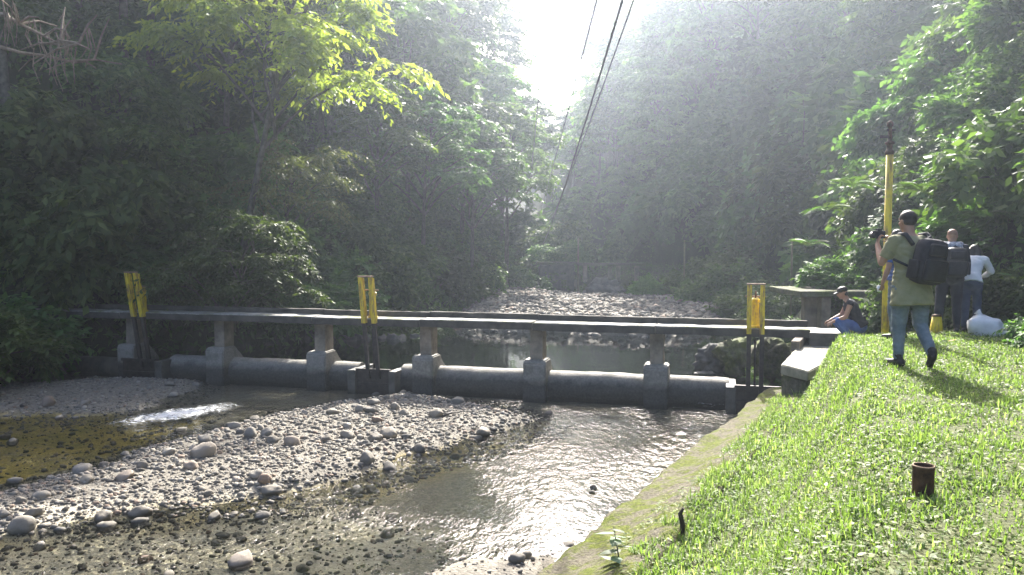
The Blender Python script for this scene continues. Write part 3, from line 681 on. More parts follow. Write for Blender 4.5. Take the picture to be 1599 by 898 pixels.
# pebbles as one mass, per bar
ico_bm = bmesh.new(); bmesh.ops.create_icosphere(ico_bm, subdivisions=1, radius=1.0)
ICO_V = np.array([v.co[:] for v in ico_bm.verts]); ICO_F = np.array([[v.index for v in f.verts] for f in ico_bm.faces]); ico_bm.free()
def rot_mats(n, tilt):
    a = RNG.uniform(0, 2 * np.pi, n); t = RNG.normal(0, tilt, n); p = RNG.normal(0, tilt, n)
    ca, sa, ct, st_, cp, sp = np.cos(a), np.sin(a), np.cos(t), np.sin(t), np.cos(p), np.sin(p); o = np.zeros(n); i = np.ones(n)
    Rz = np.stack([np.stack([ca, -sa, o], -1), np.stack([sa, ca, o], -1), np.stack([o, o, i], -1)], 1)
    Rx = np.stack([np.stack([i, o, o], -1), np.stack([o, ct, -st_], -1), np.stack([o, st_, ct], -1)], 1)
    Ry = np.stack([np.stack([cp, o, sp], -1), np.stack([o, i, o], -1), np.stack([-sp, o, cp], -1)], 1)
    return Rz @ Rx @ Ry
PROT = [ICO_V * (1 + .16 * np.random.default_rng(s).normal(size=(len(ICO_V), 1))) for s in range(12)]
def pebbles(name, P, n, rlo, rhi, grow, label, power=4.0):
    pts = np.array(sample_poly(P, n, grow)); pts = pts[(np.abs(pts[:, 0]) < .75 * pts[:, 1] + 1) & (uv_wall(pts[:, 0], pts[:, 1])[0] < -.02) | (pts[:, 1] > 16)]
    n = len(pts); r = rlo + (rhi - rlo) * RNG.random(n) ** power; z = land(pts[:, 0], pts[:, 1])
    sc = np.stack([r, r * RNG.uniform(.6, .95, n), r * RNG.uniform(.4, .75, n)], -1)
    base = np.stack(PROT)[RNG.integers(0, len(PROT), n)] * sc[:, None, :]
    v = np.einsum('nij,nkj->nki', rot_mats(n, .3), base); v[:, :, 0] += pts[:, None, 0]; v[:, :, 1] += pts[:, None, 1]; v[:, :, 2] += (z + r * .12)[:, None]
    K = len(ICO_V); f = (ICO_F[None] + (np.arange(n) * K)[:, None, None]).reshape(-1, 3)
    me = mesh_np(name, v.reshape(-1, 3), f, True, np.repeat(RNG.random(n), len(ICO_F)))
    return tag(put(name, me, MAT['river_stone']), label, 'pebbles', None, 'stuff')
pebbles('pebbles', BAR_MAIN, 22000, .010, .06, .5, 'pale pebbles covering the main gravel bar')
pebbles('pebbles', BAR_LEFT, 6000, .012, .055, .4, 'pale pebbles covering the far left gravel bar')
pebbles('pebbles', BAR_NEAR, 1500, .008, .03, .5, 'small pebbles on the near sand')
pebbles('pebbles', BAR_UP, 7500, .05, .19, .2, 'grey stones of the wide gravel bar behind the bridge', 2.2)
SHAL = poly_px([(-150, 655), (230, 650), (330, 650), (250, 690), (100, 735), (-150, 790)], -2.0)
pebbles('pebbles', SHAL, 1300, .02, .07, .3, 'algae coated pebbles under the golden shallows')
pebbles('pebbles', NEARSH, 3200, .012, .05, .3, 'pebbles under the near shallow water')
# boulders on the banks
def bank_rock(px, py, Y, wpx, label, mat='rock_dark', flat=None, i=0):
    p = at(px, py, Y); r = wpx / 2 * Y / FPX
    me = stone_mesh('boulder', 60 + i, 4, flat or (1, .8, .72)); me.materials.clear()
    for v in me.vertices:
        d = v.co.normalized(); k = 1 + .30 * mnoise.turbulence(d * 2.2 + Vector((i, 0, 0)), 4, True) - .10 + .22 * (mnoise.cell(d * 2.6 + Vector((0, i, 0))) - .5); v.co *= k; me.materials.append(MAT[mat])
    o = bpy.data.objects.new('boulder', me); COL.objects.link(o); o.location = p; o.scale = (r, r, r); o.rotation_euler = (random.uniform(-.2, .2), random.uniform(-.3, .3), random.uniform(-.5, .5))
    return tag(o, label, 'boulder')
bank_rock(612, 548, 25.2, 70, 'wet black boulder with bright streaks behind the middle gate', 'rock_dark', None, 1)
bank_rock(655, 540, 26.2, 62, 'slanted wet boulder at the pool edge right of the streaked one', 'rock_dark', (1, .8, .6), 2)
bank_rock(545, 548, 25.0, 84, 'dark boulder under the bridge left of the middle gate', 'rock_dark', None, 3)
bank_rock(470, 540, 24.6, 80, 'dark boulder behind the second pier from the shaded end', 'rock_dark', None, 4)
bank_rock(585, 580, 24.0, 60, 'low wet rock at the waterline behind the middle gate', 'rock_dark', (1, .8, .5), 5)
bank_rock(430, 560, 24.0, 90, 'dark rock at the waterline under the shaded bridge half', 'rock_dark', (1, .8, .5), 6)
bank_rock(705, 520, 30.0, 60, 'grey rock where the gravel bar meets the wooded bank', 'rock_dark', (1, .8, .6), 7)
bank_rock(945, 462, 45.0, 76, 'large pale boulder at the far pool below the canal ledge', 'rock_dark', (1, .8, .7), 8)
bank_rock(993, 470, 42.5, 30, 'small pale boulder at the far pool edge', 'river_stone', (1, .8, .6), 9)
bank_rock(1020, 468, 42.0, 60, 'mossy boulder on the bank behind the small pale boulder', 'mossy_dark', (1, .8, .6), 10)
bank_rock(1120, 562, 19.0, 70, 'rough rock on the bank under the bridge beside the pool', 'rock_dark', (1, .8, .8), 11)
bank_rock(1150, 556, 18.2, 70, 'mossy rock under the bridge nearest the upright gate', 'mossy_dark', (1, .8, .9), 12)
bank_rock(1205, 560, 17.2, 80, 'mossy earth lump under the bridge end by the abutment', 'mossy_dark', (1, .8, .9), 13)
bank_rock(1100, 590, 18.6, 44, 'flat rock at the pool edge below the rough rock', 'rock_dark', (1, .8, .5), 14)
bank_rock(1320, 556, 11.3, 22, 'small grey rock in the grass at the lawn crest', 'rock_dark', (1, .8, .6), 15)
for i, (px, py) in enumerate(((927, 762), (925, 769))):
    p = gr(px, py, -1.22); o = stone_at(p.x, p.y, .05, ('small pale stone on the mossy wall edge, upper of two', 'small pale stone on the mossy wall edge, lower of two')[i], 'river_stone', None, STONES[i + 1], .1, z=-1.24)

# ------------------------------------------------------------------ white water
def foam_patch(name, c, d, L, W, n, m, dens, label, z=ZDN + .006):
    c = np.array(c); d = np.array(d) / np.linalg.norm(d); s = np.array((-d[1], d[0])); I = np.linspace(-1, 1, n); J = np.linspace(-1, 1, m)
    A, B = np.meshgrid(I, J, indexing='ij'); x = c[0] + d[0] * A * L / 2 + s[0] * B * W / 2; y = c[1] + d[1] * A * L / 2 + s[1] * B * W / 2
    dn = np.clip(1 - np.sqrt(A ** 2 + B ** 2), 0, 1) ** .7 * dens; zz = z + (.02 + .025 * vnoise(x, y, 7) + .015 * vnoise(x, y, 17, 3)) * np.minimum(dn * 2, 1)
    k = np.arange(n * m).reshape(n, m); me = mesh_np(name, np.stack([x, y, zz], -1).reshape(-1, 3), np.stack([k[:-1, :-1], k[:-1, 1:], k[1:, 1:], k[1:, :-1]], -1).reshape(-1, 4))
    a = me.attributes.new('dens', 'FLOAT', 'POINT'); a.data.foreach_set('value', dn.astype(np.float32).ravel())
    return tag(put(name, me, MAT['foam']), label, 'foam', None, 'stuff')
a = gr(215, 658, ZDN); b = gr(400, 628, ZDN); cc = gr(275, 648, ZDN)
foam_patch('white_water', (cc.x, cc.y), (b.x - a.x, b.y - a.y), 3.6, 1.5, 60, 36, .95, 'white riffle between the two gravel bars')
for px, py, L, W, dn, lb in ((470, 598, 3.4, .5, .62, 'thin foam line below the weir left of the middle gate'), (600, 603, 1.6, .4, .8, 'foam at the foot of the middle gate'),
                         (720, 608, 2.6, .45, .6, 'thin foam line below the weir right of the middle gate'), (840, 618, 3.0, .5, .5, 'foam flecks below the weir middle'), (1000, 625, 3.0, .5, .52, 'foam flecks below the weir near the lawn'), (1105, 632, 1.2, .5, .7, 'foam beside the upright gate')):
    p = gr(px, py, ZDN); foam_patch('white_water', (p.x, p.y), BD, L, W, 30, 10, dn, lb, ZDN + .005)

# ------------------------------------------------------------------ plants
def leaves_np(p, d, up, L, W, droop=.15):
    """diamond leaves: p base, d direction, up leaf normal (n,3)"""
    s = np.cross(d, up); s /= np.linalg.norm(s, axis=1, keepdims=True) + 1e-9; nrm = np.cross(s, d)
    L = L[:, None]; W = W[:, None]
    v0 = p; v1 = p + d * L * .45 + s * W * .5 - nrm * W * .12; v2 = p + d * L - nrm * L * droop; v3 = p + d * L * .45 - s * W * .5 - nrm * W * .12
    return np.stack([v0, v1, v2, v3], 1)
def unit(a): return a / (np.linalg.norm(a, axis=-1, keepdims=True) + 1e-9)
def twig_leaves(start, dirs, lens, k, L, W, droop, rng, spread=.9):
    """leaves alternating along twigs. start (t,3), dirs (t,3), lens (t,)"""
    t = len(start); fr = (np.arange(k)[None, :] + rng.uniform(0, .8, (t, k))) / k; fr = .1 + .9 * fr
    base = start[:, None, :] + dirs[:, None, :] * (lens[:, None] * fr)[..., None]
    base[..., 2] -= (lens[:, None] * fr ** 2) * droop * .5
    up = np.tile(np.array([0, 0, 1.0]), (t, 1)) + rng.normal(0, .25, (t, 3)); side = unit(np.cross(dirs, up))
    sg = np.where((np.arange(k) % 2)[None, :] == 0, 1.0, -1.0) * np.ones((t, 1))
    ld = dirs[:, None, :] * rng.uniform(.3, .9, (t, k))[..., None] + side[:, None, :] * (sg * spread)[..., None] + rng.normal(0, .22, (t, k, 3)); ld[..., 2] -= droop * rng.uniform(.2, 1.0, (t, k))
    ld = unit(ld); un = np.array([0, 0, 1.0]) + rng.normal(0, .45, (t, k, 3))
    n = t * k
    return leaves_np(base.reshape(-1, 3), ld.reshape(-1, 3), un.reshape(-1, 3), L * rng.uniform(.65, 1.25, n), W * rng.uniform(.65, 1.25, n), .18)
def leaf_mesh(name, quads, mat, rng, clump=None):
    n = len(quads); f = np.arange(n * 4).reshape(n, 4); r = rng.random(n) if clump is None else np.clip(.55 * rng.random(n) + .45 * clump, 0, 1)
    me = mesh_np(name, quads.reshape(-1, 3), f, False, r); me.materials.append(MAT[mat]); return me
def tree_proto(seed, H, th, R, limbs, pads, twigs, k, L, W, droop, mat, twig_len=.9, lean=(0, 0), rz=None, bark='bark', tr=.16, low=-.25):
    """tapered leaning trunk, limbs reaching an uneven rounded crown, flat leaf pads at the limb ends"""
    rng = np.random.default_rng(seed); rd = random.Random(seed); mb = MB(); S = []; D = []; LN = []; CL = []
    lean = Vector((lean[0], lean[1], 0)); ph = rd.uniform(0, 6); Rz = rz or (H - th) * .5; hc = H - Rz; ht = hc + Rz * .35
    def tp(s): return lean * s ** 1.4 + Vector((math.sin(3 * s + ph), math.cos(2.3 * s + ph), 0)) * s * H * .02 + Vector((0, 0, ht * s))
    pts = [tp(i / 9) for i in range(10)]; pts[0].z = -.6
    mb.tube(pts, [tr * 1.4 if s == 0 else tr * (1 - .08 * s) for s in range(10)], 8)
    cc = tp(hc / ht)
    for i in range(limbs):
        f0 = (i + .5) / limbs; az = i * 2.399 + rd.uniform(-.35, .35); sel = low + (1.0 - low) * f0 ** 1.1; ce = math.sqrt(max(0, 1 - sel * sel))
        o = Vector((math.cos(az), math.sin(az), 0)); kk = rd.uniform(.62, 1.12)
        end = cc + o * (R * ce * kk) + Vector((0, 0, Rz * sel * (.75 + .25 * kk)))
        b = tp(min(.98, max(th * .8, end.z - R * .45 * ce - .6) / ht)); ln = (end - b).length
        def lp(f): return b.lerp(end, f) + Vector((0, 0, ln * .16 * math.sin(f * 3.14))) + Vector((-o.y, o.x, 0)) * ln * .08 * math.sin(f * 5 + i)
        r0 = tr * .42
        mb.tube([lp(f / 5) for f in range(6)], [r0 * (1 - .17 * f) for f in range(6)], 5, False)
        for j in range(pads):
            f = .45 + .55 * (j + rd.random()) / pads; c0 = lp(f); side = Vector((-o.y, o.x, 0)) * rd.uniform(-1, 1) * R * .34
            c = c0 + side + o * rd.uniform(-.1, .35) + Vector((0, 0, rd.uniform(-.25, .35)))
            mb.tube([c0, (c0 + c) / 2 + Vector((0, 0, .07)), c], [r0 * .4, r0 * .28, r0 * .1], 4, False)
            out = Vector((c.x - cc.x, c.y - cc.y, 0)); out = np.array((out.normalized() if out.length > .1 else o)[:]); a = rng.uniform(0, 2 * np.pi, twigs)
            dd = np.stack([np.cos(a), np.sin(a), rng.normal(.02, .13, twigs)], -1); dd[:, 2] -= .35 * (dd[:, :2] @ out[:2]) * droop; dd += out * .25
            ps = twig_len * rd.uniform(.7, 1.25)
            S.append(np.array(c[:]) + rng.normal(0, 1, (twigs, 3)) * np.array([.18, .18, .07]) * ps); D.append(unit(dd)); LN.append(ps * rng.uniform(.5, 1.15, twigs)); CL.append(np.full(twigs * k, rng.random()))
    q = twig_leaves(np.concatenate(S), np.concatenate(D), np.concatenate(LN), k, L, W, droop, rng)
    tm = mb.mesh('trunk', True); tm.materials.append(MAT[bark])
    return tm, leaf_mesh('crown', q, mat, rng, np.concatenate(CL))
def shrub_proto(seed, R, Hh, n, k, L, W, droop, mat, twig_len=.6, up=.35, lumps=13):
    """a mound of leafy lumps with gaps between them"""
    rng = np.random.default_rng(seed); c = unit(rng.normal(0, 1, (lumps, 3))); c[:, 2] = np.abs(c[:, 2]); c = unit(c + np.array([0, 0, .12])) * np.array([R, R, Hh]) * rng.uniform(.5, .95, (lumps, 1))
    li = rng.integers(0, lumps, n); d = unit(rng.normal(0, 1, (n, 3)) + unit(c)[li] * .7 + np.array([0, 0, .35]))
    lr = rng.uniform(.26, .46, lumps) * R; s = c[li] + d * (lr[li] * rng.uniform(.1, .85, n))[:, None]
    dr = unit(d * np.array([1, 1, .55]) + rng.normal(0, .3, (n, 3)) + np.array([0, 0, up * .4 - .1]))
    q = twig_leaves(s, dr, twig_len * rng.uniform(.5, 1.1, n), k, L, W, droop, rng)
    mb = MB(); rd = random.Random(seed)
    for i in range(lumps):
        e = Vector(c[i]); mb.tube([(rd.uniform(-.1, .1), rd.uniform(-.1, .1), -.3), e * .5 + Vector((0, 0, .1)), e], [.03, .022, .01], 5, False)
    tm = mb.mesh('stems', True); tm.materials.append(MAT['bark']); cl = np.repeat(rng.random(lumps)[li] * .7 + .3 * rng.random(n), k)
    return tm, leaf_mesh('foliage', q, mat, rng, cl)
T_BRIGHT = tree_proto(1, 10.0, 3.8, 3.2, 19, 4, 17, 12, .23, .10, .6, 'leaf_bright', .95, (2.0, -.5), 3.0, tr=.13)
T_DARK = [tree_proto(10 + i, 11 + i, 3.0, 3.5, 17, 4, 17, 12, .28, .135, .6, 'leaf_dark', .95, (.5, 0)) for i in range(3)]
T_MID = [tree_proto(20 + i, 10 + i, 2.5, 3.3, 16, 4, 16, 12, .29, .14, .6, 'leaf_mid', 1.0, (-.4, .3)) for i in range(3)]
T_TALL = [tree_proto(30 + i, 14, 6.5, 3.2, 14, 4, 14, 11, .30, .14, .45, 'leaf_mid', 1.0, (.6, 0), 3.4, tr=.15) for i in range(2)]
T_LAYER = tree_proto(40, 5.6, 1.0, 3.2, 13, 4, 19, 13, .22, .10, .7, 'leaf_bush', .9, (1.2, -.6), 2.0, tr=.10, low=-.5)
T_OLIVE = tree_proto(41, 5.0, 1.4, 1.9, 10, 3, 14, 12, .15, .055, 1.0, 'leaf_olive', .85, (.4, -.2), 1.7, tr=.07)
S_BUSH = [shrub_proto(50 + i, 1.05, 1.1, 620, 11, .17, .08, .4, 'leaf_bush', .42) for i in range(2)]
S_VINE = [shrub_proto(60 + i, 1.35, 1.3, 900, 11, .165, .09, .75, 'leaf_vine', .45, -.2, 15) for i in range(3)]
S_DARK = [shrub_proto(70 + i, 1.25, 1.25, 640, 11, .22, .10, .5, 'leaf_dark', .5) for i in range(2)]
T_FAR = [tree_proto(80 + i, 11 + i, 3.0, 3.4, 15, 4, 11, 9, .46, .23, .6, 'leaf_mid', 1.0, (.3, 0)) for i in range(3)]
S_FAR = [shrub_proto(90 + i, 1.35, 1.3, 560, 10, .26, .14, .7, 'leaf_vine', .48, -.2, 11) for i in range(3)]
def plant(proto, x, y, s, label, name, cat, group=None, z=None, rz=None, sz=None, names=('trunk', 'crown'), tilt=(0, 0)):
    z = zat(x, y) - .05 if z is None else z
    e = thing(name, label, cat, (x, y, z), random.uniform(0, 6.28) if rz is None else rz, group)
    e.scale = (s, s, s * (sz or random.uniform(.9, 1.15))); e.rotation_euler.x = tilt[0]; e.rotation_euler.y = tilt[1]
    for nm, me in zip(names, proto):
        o = bpy.data.objects.new(nm, me); COL.objects.link(o); o.parent = e
    return e
SH = ('stems', 'foliage')
def tree(proto, px, Y, s, label, group=None, name='forest_tree', cat='tree', z=None, rz=None, tilt=(0, 0)):
    r = ray(px, 400); return plant(proto, r.x / r.y * Y, Y, s, label, name, cat, group, z, rz, None, ('trunk', 'crown'), tilt)
# --- left bank: the trees one can tell apart
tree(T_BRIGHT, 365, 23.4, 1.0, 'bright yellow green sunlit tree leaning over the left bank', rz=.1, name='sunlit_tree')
tree(T_LAYER, 348, 21.2, .68, 'layered leafy tree drooping low over the bridge left of the middle gate', rz=.35, name='drooping_tree', z=-1.7)
tree(T_OLIVE, 440, 25.2, 1.0, 'olive tree with fine hanging twigs below the sunlit tree', rz=.4, name='olive_tree', z=-.2)
tree(T_LAYER, 165, 23.8, .95, 'layered tree with two lit sprays behind the leaning gate', rz=.1, name='drooping_tree', z=-.6)
tree(T_MID[0], 20, 23.0, 1.0, 'dark leafy tree at the far left edge behind the gravel', rz=1.0)
tree(T_MID[1], 590, 31, .68, 'hazy mid green tree behind the middle gate', rz=2.0)
tree(T_DARK[0], 660, 33, .72, 'dark tree with sparse limbs right of the middle gate', rz=.5)
tree(T_DARK[1], 735, 39, .75, 'dark tree overhanging the upstream gravel bar', rz=1.2)
tree(T_MID[2], 790, 46, .85, 'hazy tree leaning towards the far pool', rz=3.2)
tree(T_TALL[0], 690, 49, 1.12, 'tall pale tree whose open crown meets the sky', rz=.3)
tree(T_TALL[1], 760, 56, 1.1, 'far tall tree beside the gap of sky', rz=1.7)
for px, Y, s, lb in ((622, 27.0, 1.05, 'rounded lit bush at the bank above the bridge beside the middle gate'), (560, 26.6, .8, 'shaded bush behind the middle gate posts'), (690, 30, .9, 'shaded bush at the end of the gravel bar'), (500, 25.8, .8, 'shaded bush hanging over rocks left of the middle gate')):
    r = ray(px, 400); plant(S_BUSH[0], r.x / r.y * Y, Y, s, lb, 'bush', 'bush', None, None, None, None, SH)
for px, Y, s, z, lb in ((-45, 17.2, 1.3, -1.3, 'leafy bush cut by the left picture edge above the gravel'), (-10, 19.2, 1.2, -1.7, 'dark bush low at the left picture edge')):
    r = ray(px, 400); plant(S_DARK[0] if Y > 18 else S_BUSH[1], r.x / r.y * Y, Y, s, lb, 'bush', 'bush', None, z, None, None, SH)
# --- left wood
rd = random.Random(5)
def scatter(n, fx, fy, ok, dmin, tries=4000):
    out = []
    for _ in range(tries):
        if len(out) >= n: break
        x, y = fx(), fy()
        if ok(x, y) and all((x - a) ** 2 + (y - b) ** 2 > dmin * dmin for a, b in out): out.append((x, y))
    return out
inl = lambda x, y: x < float(interp(y, XL_)) - 1.2
vis = lambda x, y: abs(x) < .70 * y + 4
for i, (x, y) in enumerate(scatter(50, lambda: rd.uniform(-42, 0), lambda: rd.uniform(21, 64), lambda x, y: inl(x + (2.6 if y < 36 else 0), y) and vis(x, y) and x > float(interp(y, XL_)) - 22 and not (y < 27 and -14 < x < -4), 2.9)):
    p = (T_DARK + T_MID[:2] + T_DARK)[i % 8] if y < 36 else T_FAR[i % 3]; plant(p, x, y, rd.uniform(.75, 1.15), 'dark forest tree crowded on the shaded left hillside', 'forest_tree', 'tree', 'trees on the left hillside')
for i, (x, y) in enumerate(scatter(60, lambda: rd.uniform(-20, 0), lambda: rd.uniform(20, 50), lambda x, y: inl(x - .9, y) and vis(x, y) and x > float(interp(y, XL_)) - 5 and y > 21.5, 1.3)):
    plant((S_DARK + S_VINE)[i % 5], x, y, rd.uniform(.9, 1.5), 'dark shrub of the undergrowth along the left bank', 'shrub', 'shrub', 'undergrowth on the left bank', None, None, None, SH)
for i, (px, Y, s) in enumerate(((-10, 26, 1.0), (60, 27.5, 1.1), (130, 26.5, 1.05), (200, 28, 1.1), (240, 29, 1.0), (40, 31, 1.15), (150, 31.5, 1.15), (250, 32, 1.15), (-60, 29, 1.1), (430, 35, .85), (520, 38, .9), (310, 34, 1.0), (400, 38, 1.1))):
    tree((T_MID + T_DARK)[i % 6], px, Y, s, 'big broadleaf tree of the left wood behind the sunlit tree', 'big trees behind the sunlit tree')
for i, (x, y) in enumerate(scatter(30, lambda: rd.uniform(-26, -8), lambda: rd.uniform(22, 34), lambda x, y: inl(x, y) and vis(x, y), 1.7)):
    plant((S_VINE + S_DARK)[i % 5], x, y, rd.uniform(1.3, 2.0), 'leafy shrub on the slope between the left trees', 'shrub', 'shrub', 'shrubs on the left slope', None, None, None, SH, (0, .4))
# --- right hill
inr = lambda x, y: x > float(interp(y, XH_)) + .35
VL = [('leafy vine mound on the near hillside right above the people', 'vine mounds above the people'), ('vine mound on the hillside between the yellow pole and the low shelter', 'vine mounds above the shelter'),
      ('slightly hazy vine mound on the hillside above the riverside shrubs', 'vine mounds above the riverside shrubs'), ('hazy vine mound on the hillside above the far canal ledge', 'vine mounds above the far canal')]
for i, (x, y) in enumerate(scatter(190, lambda: rd.uniform(5, 26), lambda: rd.uniform(10, 56), lambda x, y: inr(x, y) and x < .70 * y + 3 and x < float(interp(y, XH_)) + 11, 1.15, 9000)):
    plant((S_VINE + S_VINE + S_BUSH)[i % 8] if y < 29 else S_FAR[i % 3], x, y, rd.uniform(.8, 1.5) if y < 24 else rd.uniform(1.1, 2.2), *(VL[0 if y < 18 else 1 if y < 26 else 2 if y < 38 else 3][0:1]), 'vine_mound', 'vine', VL[0 if y < 18 else 1 if y < 26 else 2 if y < 38 else 3][1], None, None, None, SH, (0, -.5))
for i, (x, y) in enumerate(scatter(58, lambda: rd.uniform(4, 50), lambda: rd.uniform(22, 74), lambda x, y: x > float(interp(y, XH_)) + (1.5 if y > 40 else 4) and x < .70 * y + 4 and x < float(interp(y, XH_)) + 24, 2.8, 6000)):
    plant(((T_MID + T_DARK) if y < 38 else T_FAR * 2)[i % 6], x, y, rd.uniform(.55, .95), 'hazy forest tree on the steep right hillside', 'forest_tree', 'tree', 'trees on the right hillside')
for i, (x, y) in enumerate(scatter(34, lambda: rd.uniform(3, 20), lambda: rd.uniform(52, 84), lambda x, y: float(interp(y, XH_)) + .4 < x < float(interp(y, XH_)) + 9, 2.2, 5000)):
    plant(T_FAR[i % 3], x, y, rd.uniform(.4, .75), 'hazy small tree on the far end of the right hillside', 'forest_tree', 'tree', 'small trees at the far end of the right hillside')
# --- head of the gorge
for i, (x, y) in enumerate(scatter(46, lambda: rd.uniform(-30, 34), lambda: rd.uniform(60, 135), lambda x, y: abs(x - (float(interp(y, XL_)) + float(interp(y, XR_))) / 2) > (2.0 if y < 90 else 0) and abs(x) < .5 * y, 3.6, 6000)):
    plant((T_FAR + T_TALL)[i % 5], x, y, rd.uniform(.8, 1.2), 'pale tree lost in haze at the head of the gorge', 'forest_tree', 'tree', 'trees at the head of the gorge')
# --- right bank shrubs between the path and the gravel bar
for px, Y, s, lb in ((1130, 36, 1.5, 'broad leafy shrub above the gravel bar, left of the bamboo pole'), (1185, 31, 1.35, 'broad leafy shrub beside the bamboo pole'), (1095, 41, 1.4, 'pale leafy shrub at the far end of the gravel bar'), (1212, 26, 1.0, 'leafy shrub right behind the upright gate'), (1150, 38, 1.6, 'big shrub on the bank, behind the broad leafy one'), (1050, 43, 1.1, 'low shrub on the bank below the far bamboo pole'), (985, 44, .8, 'low shrub below the far canal ledge'), (1010, 41, .8, 'shrub among boulders at the far pool'), (912, 47.5, .8, 'shrub right of the dark dam wall')):
    r = ray(px, 400); plant(S_BUSH[len(lb) % 2], r.x / r.y * Y, Y, s, lb, 'bush', 'bush', None, None, None, None, SH)
for px, Y, s, lb in ((1165, 18.6, .55, 'small shrub on the bank under the bridge behind the upright gate'), (1230, 18.2, .5, 'small shrub under the bridge end'), (1135, 20.5, .5, 'small shrub at the pool edge under the bridge'), (1250, 22, .6, 'small shrub at the path edge before the shelter'), (1300, 19.6, .7, 'grassy shrub on top of the low shelter'), (1352, 19.7, .7, 'shrub on the earth bank behind the shelter')):
    r = ray(px, 400); plant(S_BUSH[0], r.x / r.y * Y, Y, s, lb, 'bush', 'bush', None, None if Y != 19.6 else .3, None, None, SH)
for px, Y, s, lb in ((1545, 14.6, .75, 'leafy bush behind the white bag'), (1595, 13.6, .7, 'leafy bush at the right picture edge above the lawn'), (1490, 15.2, .9, 'leafy bush behind the bald person'), (1440, 16.0, .9, 'leafy bush behind the walking man'), (1412, 16.6, .8, 'leafy bush behind the yellow pole'), (1640, 11.0, .45, 'dark low bush on the lawn at the right picture edge')):
    r = ray(px, 400); plant(S_VINE[len(lb) % 3], r.x / r.y * Y, Y, s, lb, 'bush', 'bush', None, None, None, None, SH)

for px, Y, s, z, lb in ((828, 50.5, 1.5, -1.5, 'hazy bush left of the dark dam wall'), (850, 51, 1.0, .1, 'small bush on top of the dark dam wall'), (884, 50.6, 1.0, .1, 'trailing bush on the right end of the dark dam wall'), (810, 48, 1.3, -1.6, 'dark bush at the far pool edge under leaning trees'), (872, 55, 1.8, .2, 'hazy bush rising behind the dark dam wall'), (840, 57, 2.0, 0, 'hazy bush behind the cables end')):
    r = ray(px, 400); plant(S_VINE[len(lb) % 3], r.x / r.y * Y, Y, s, lb, 'bush', 'bush', None, z, None, None, SH)
for px, Y, s, lb in ((815, 62, 2.4, 'pale hazy bush under the far left trees of the gorge'), (840, 66, 2.6, 'pale hazy bush in the middle of the gorge floor'), (862, 63, 2.2, 'pale hazy bush behind the dam wall top'), (880, 70, 3.0, 'pale hazy bush at the far end of the gorge floor')):
    r = ray(px, 400); plant(S_FAR[len(lb) % 3], r.x / r.y * Y, Y, s, lb, 'bush', 'bush', None, None, None, None, SH)
# --- undergrowth that cannot be counted
def undergrowth(name, xs, ys, mat, L, label, lift=.5):
    n = len(xs); rng = RNG; z = land(xs, ys); e = .3; gxx = (land(xs + e, ys) - z) / e; gyy = (land(xs, ys + e) - z) / e
    nm = unit(np.stack([-gxx, -gyy, np.ones(n)], -1)); p = np.stack([xs, ys, z], -1) + nm * rng.uniform(0, lift, n)[:, None]
    d = unit(rng.normal(0, 1, (n, 3)) + nm * .3 - np.array([0, 0, .3])); q = leaves_np(p, d, unit(nm + np.array([0, 0, .8]) + rng.normal(0, .4, (n, 3))), L * rng.uniform(.6, 1.4, n), L * .45 * rng.uniform(.6, 1.3, n), .2)
    me = leaf_mesh(name, q, mat, rng, .5 + .5 * vnoise(xs, ys, 1.3)); return tag(put(name, me, None), label, 'undergrowth', None, 'stuff')
def cloud(n, xlo, xhi, ylo, yhi, ok):
    x = RNG.uniform(xlo, xhi, n); y = ylo + (yhi - ylo) * RNG.random(n) ** 1.4; k = ok(x, y); return x[k], y[k]
x, y = cloud(130000, -34, 1, 17, 66, lambda x, y: (x < interp(y, XL_) + .3) & (np.abs(x) < .70 * y + 3) & (x > interp(y, XL_) - 14))
undergrowth('undergrowth', x, y, 'leaf_dark', .26, 'dark undergrowth covering the left hillside', .4)
x, y = cloud(80000, 5, 30, 9, 26, lambda x, y: (x > interp(y, XH_) - .2) & (x < .70 * y + 3) & (x < interp(y, XH_) + 13))
undergrowth('undergrowth', x, y, 'leaf_vine', .2, 'leafy creepers covering the near right hillside', .6)
x, y = cloud(90000, 5, 34, 24, 70, lambda x, y: (x > interp(y, XH_) - .2) & (x < .70 * y + 3) & (x < interp(y, XH_) + 13))
undergrowth('undergrowth', x, y, 'leaf_vine', .36, 'leafy creepers covering the far right hillside', .5)
x, y = cloud(50000, 4, 15, 16, 56, lambda x, y: (x > interp(y, XR_) + .7) & (x < interp(y, XH_) + .2) & (np.abs(x - interp(y, [(15, 6.6), (17, 6.9), (20, 7.9), (24, 9.0), (30, 10.6), (38, 11)])) > .6))
undergrowth('ground_cover', x, y, 'leaf_bush', .12, 'low green ground cover along the right bank', .25)

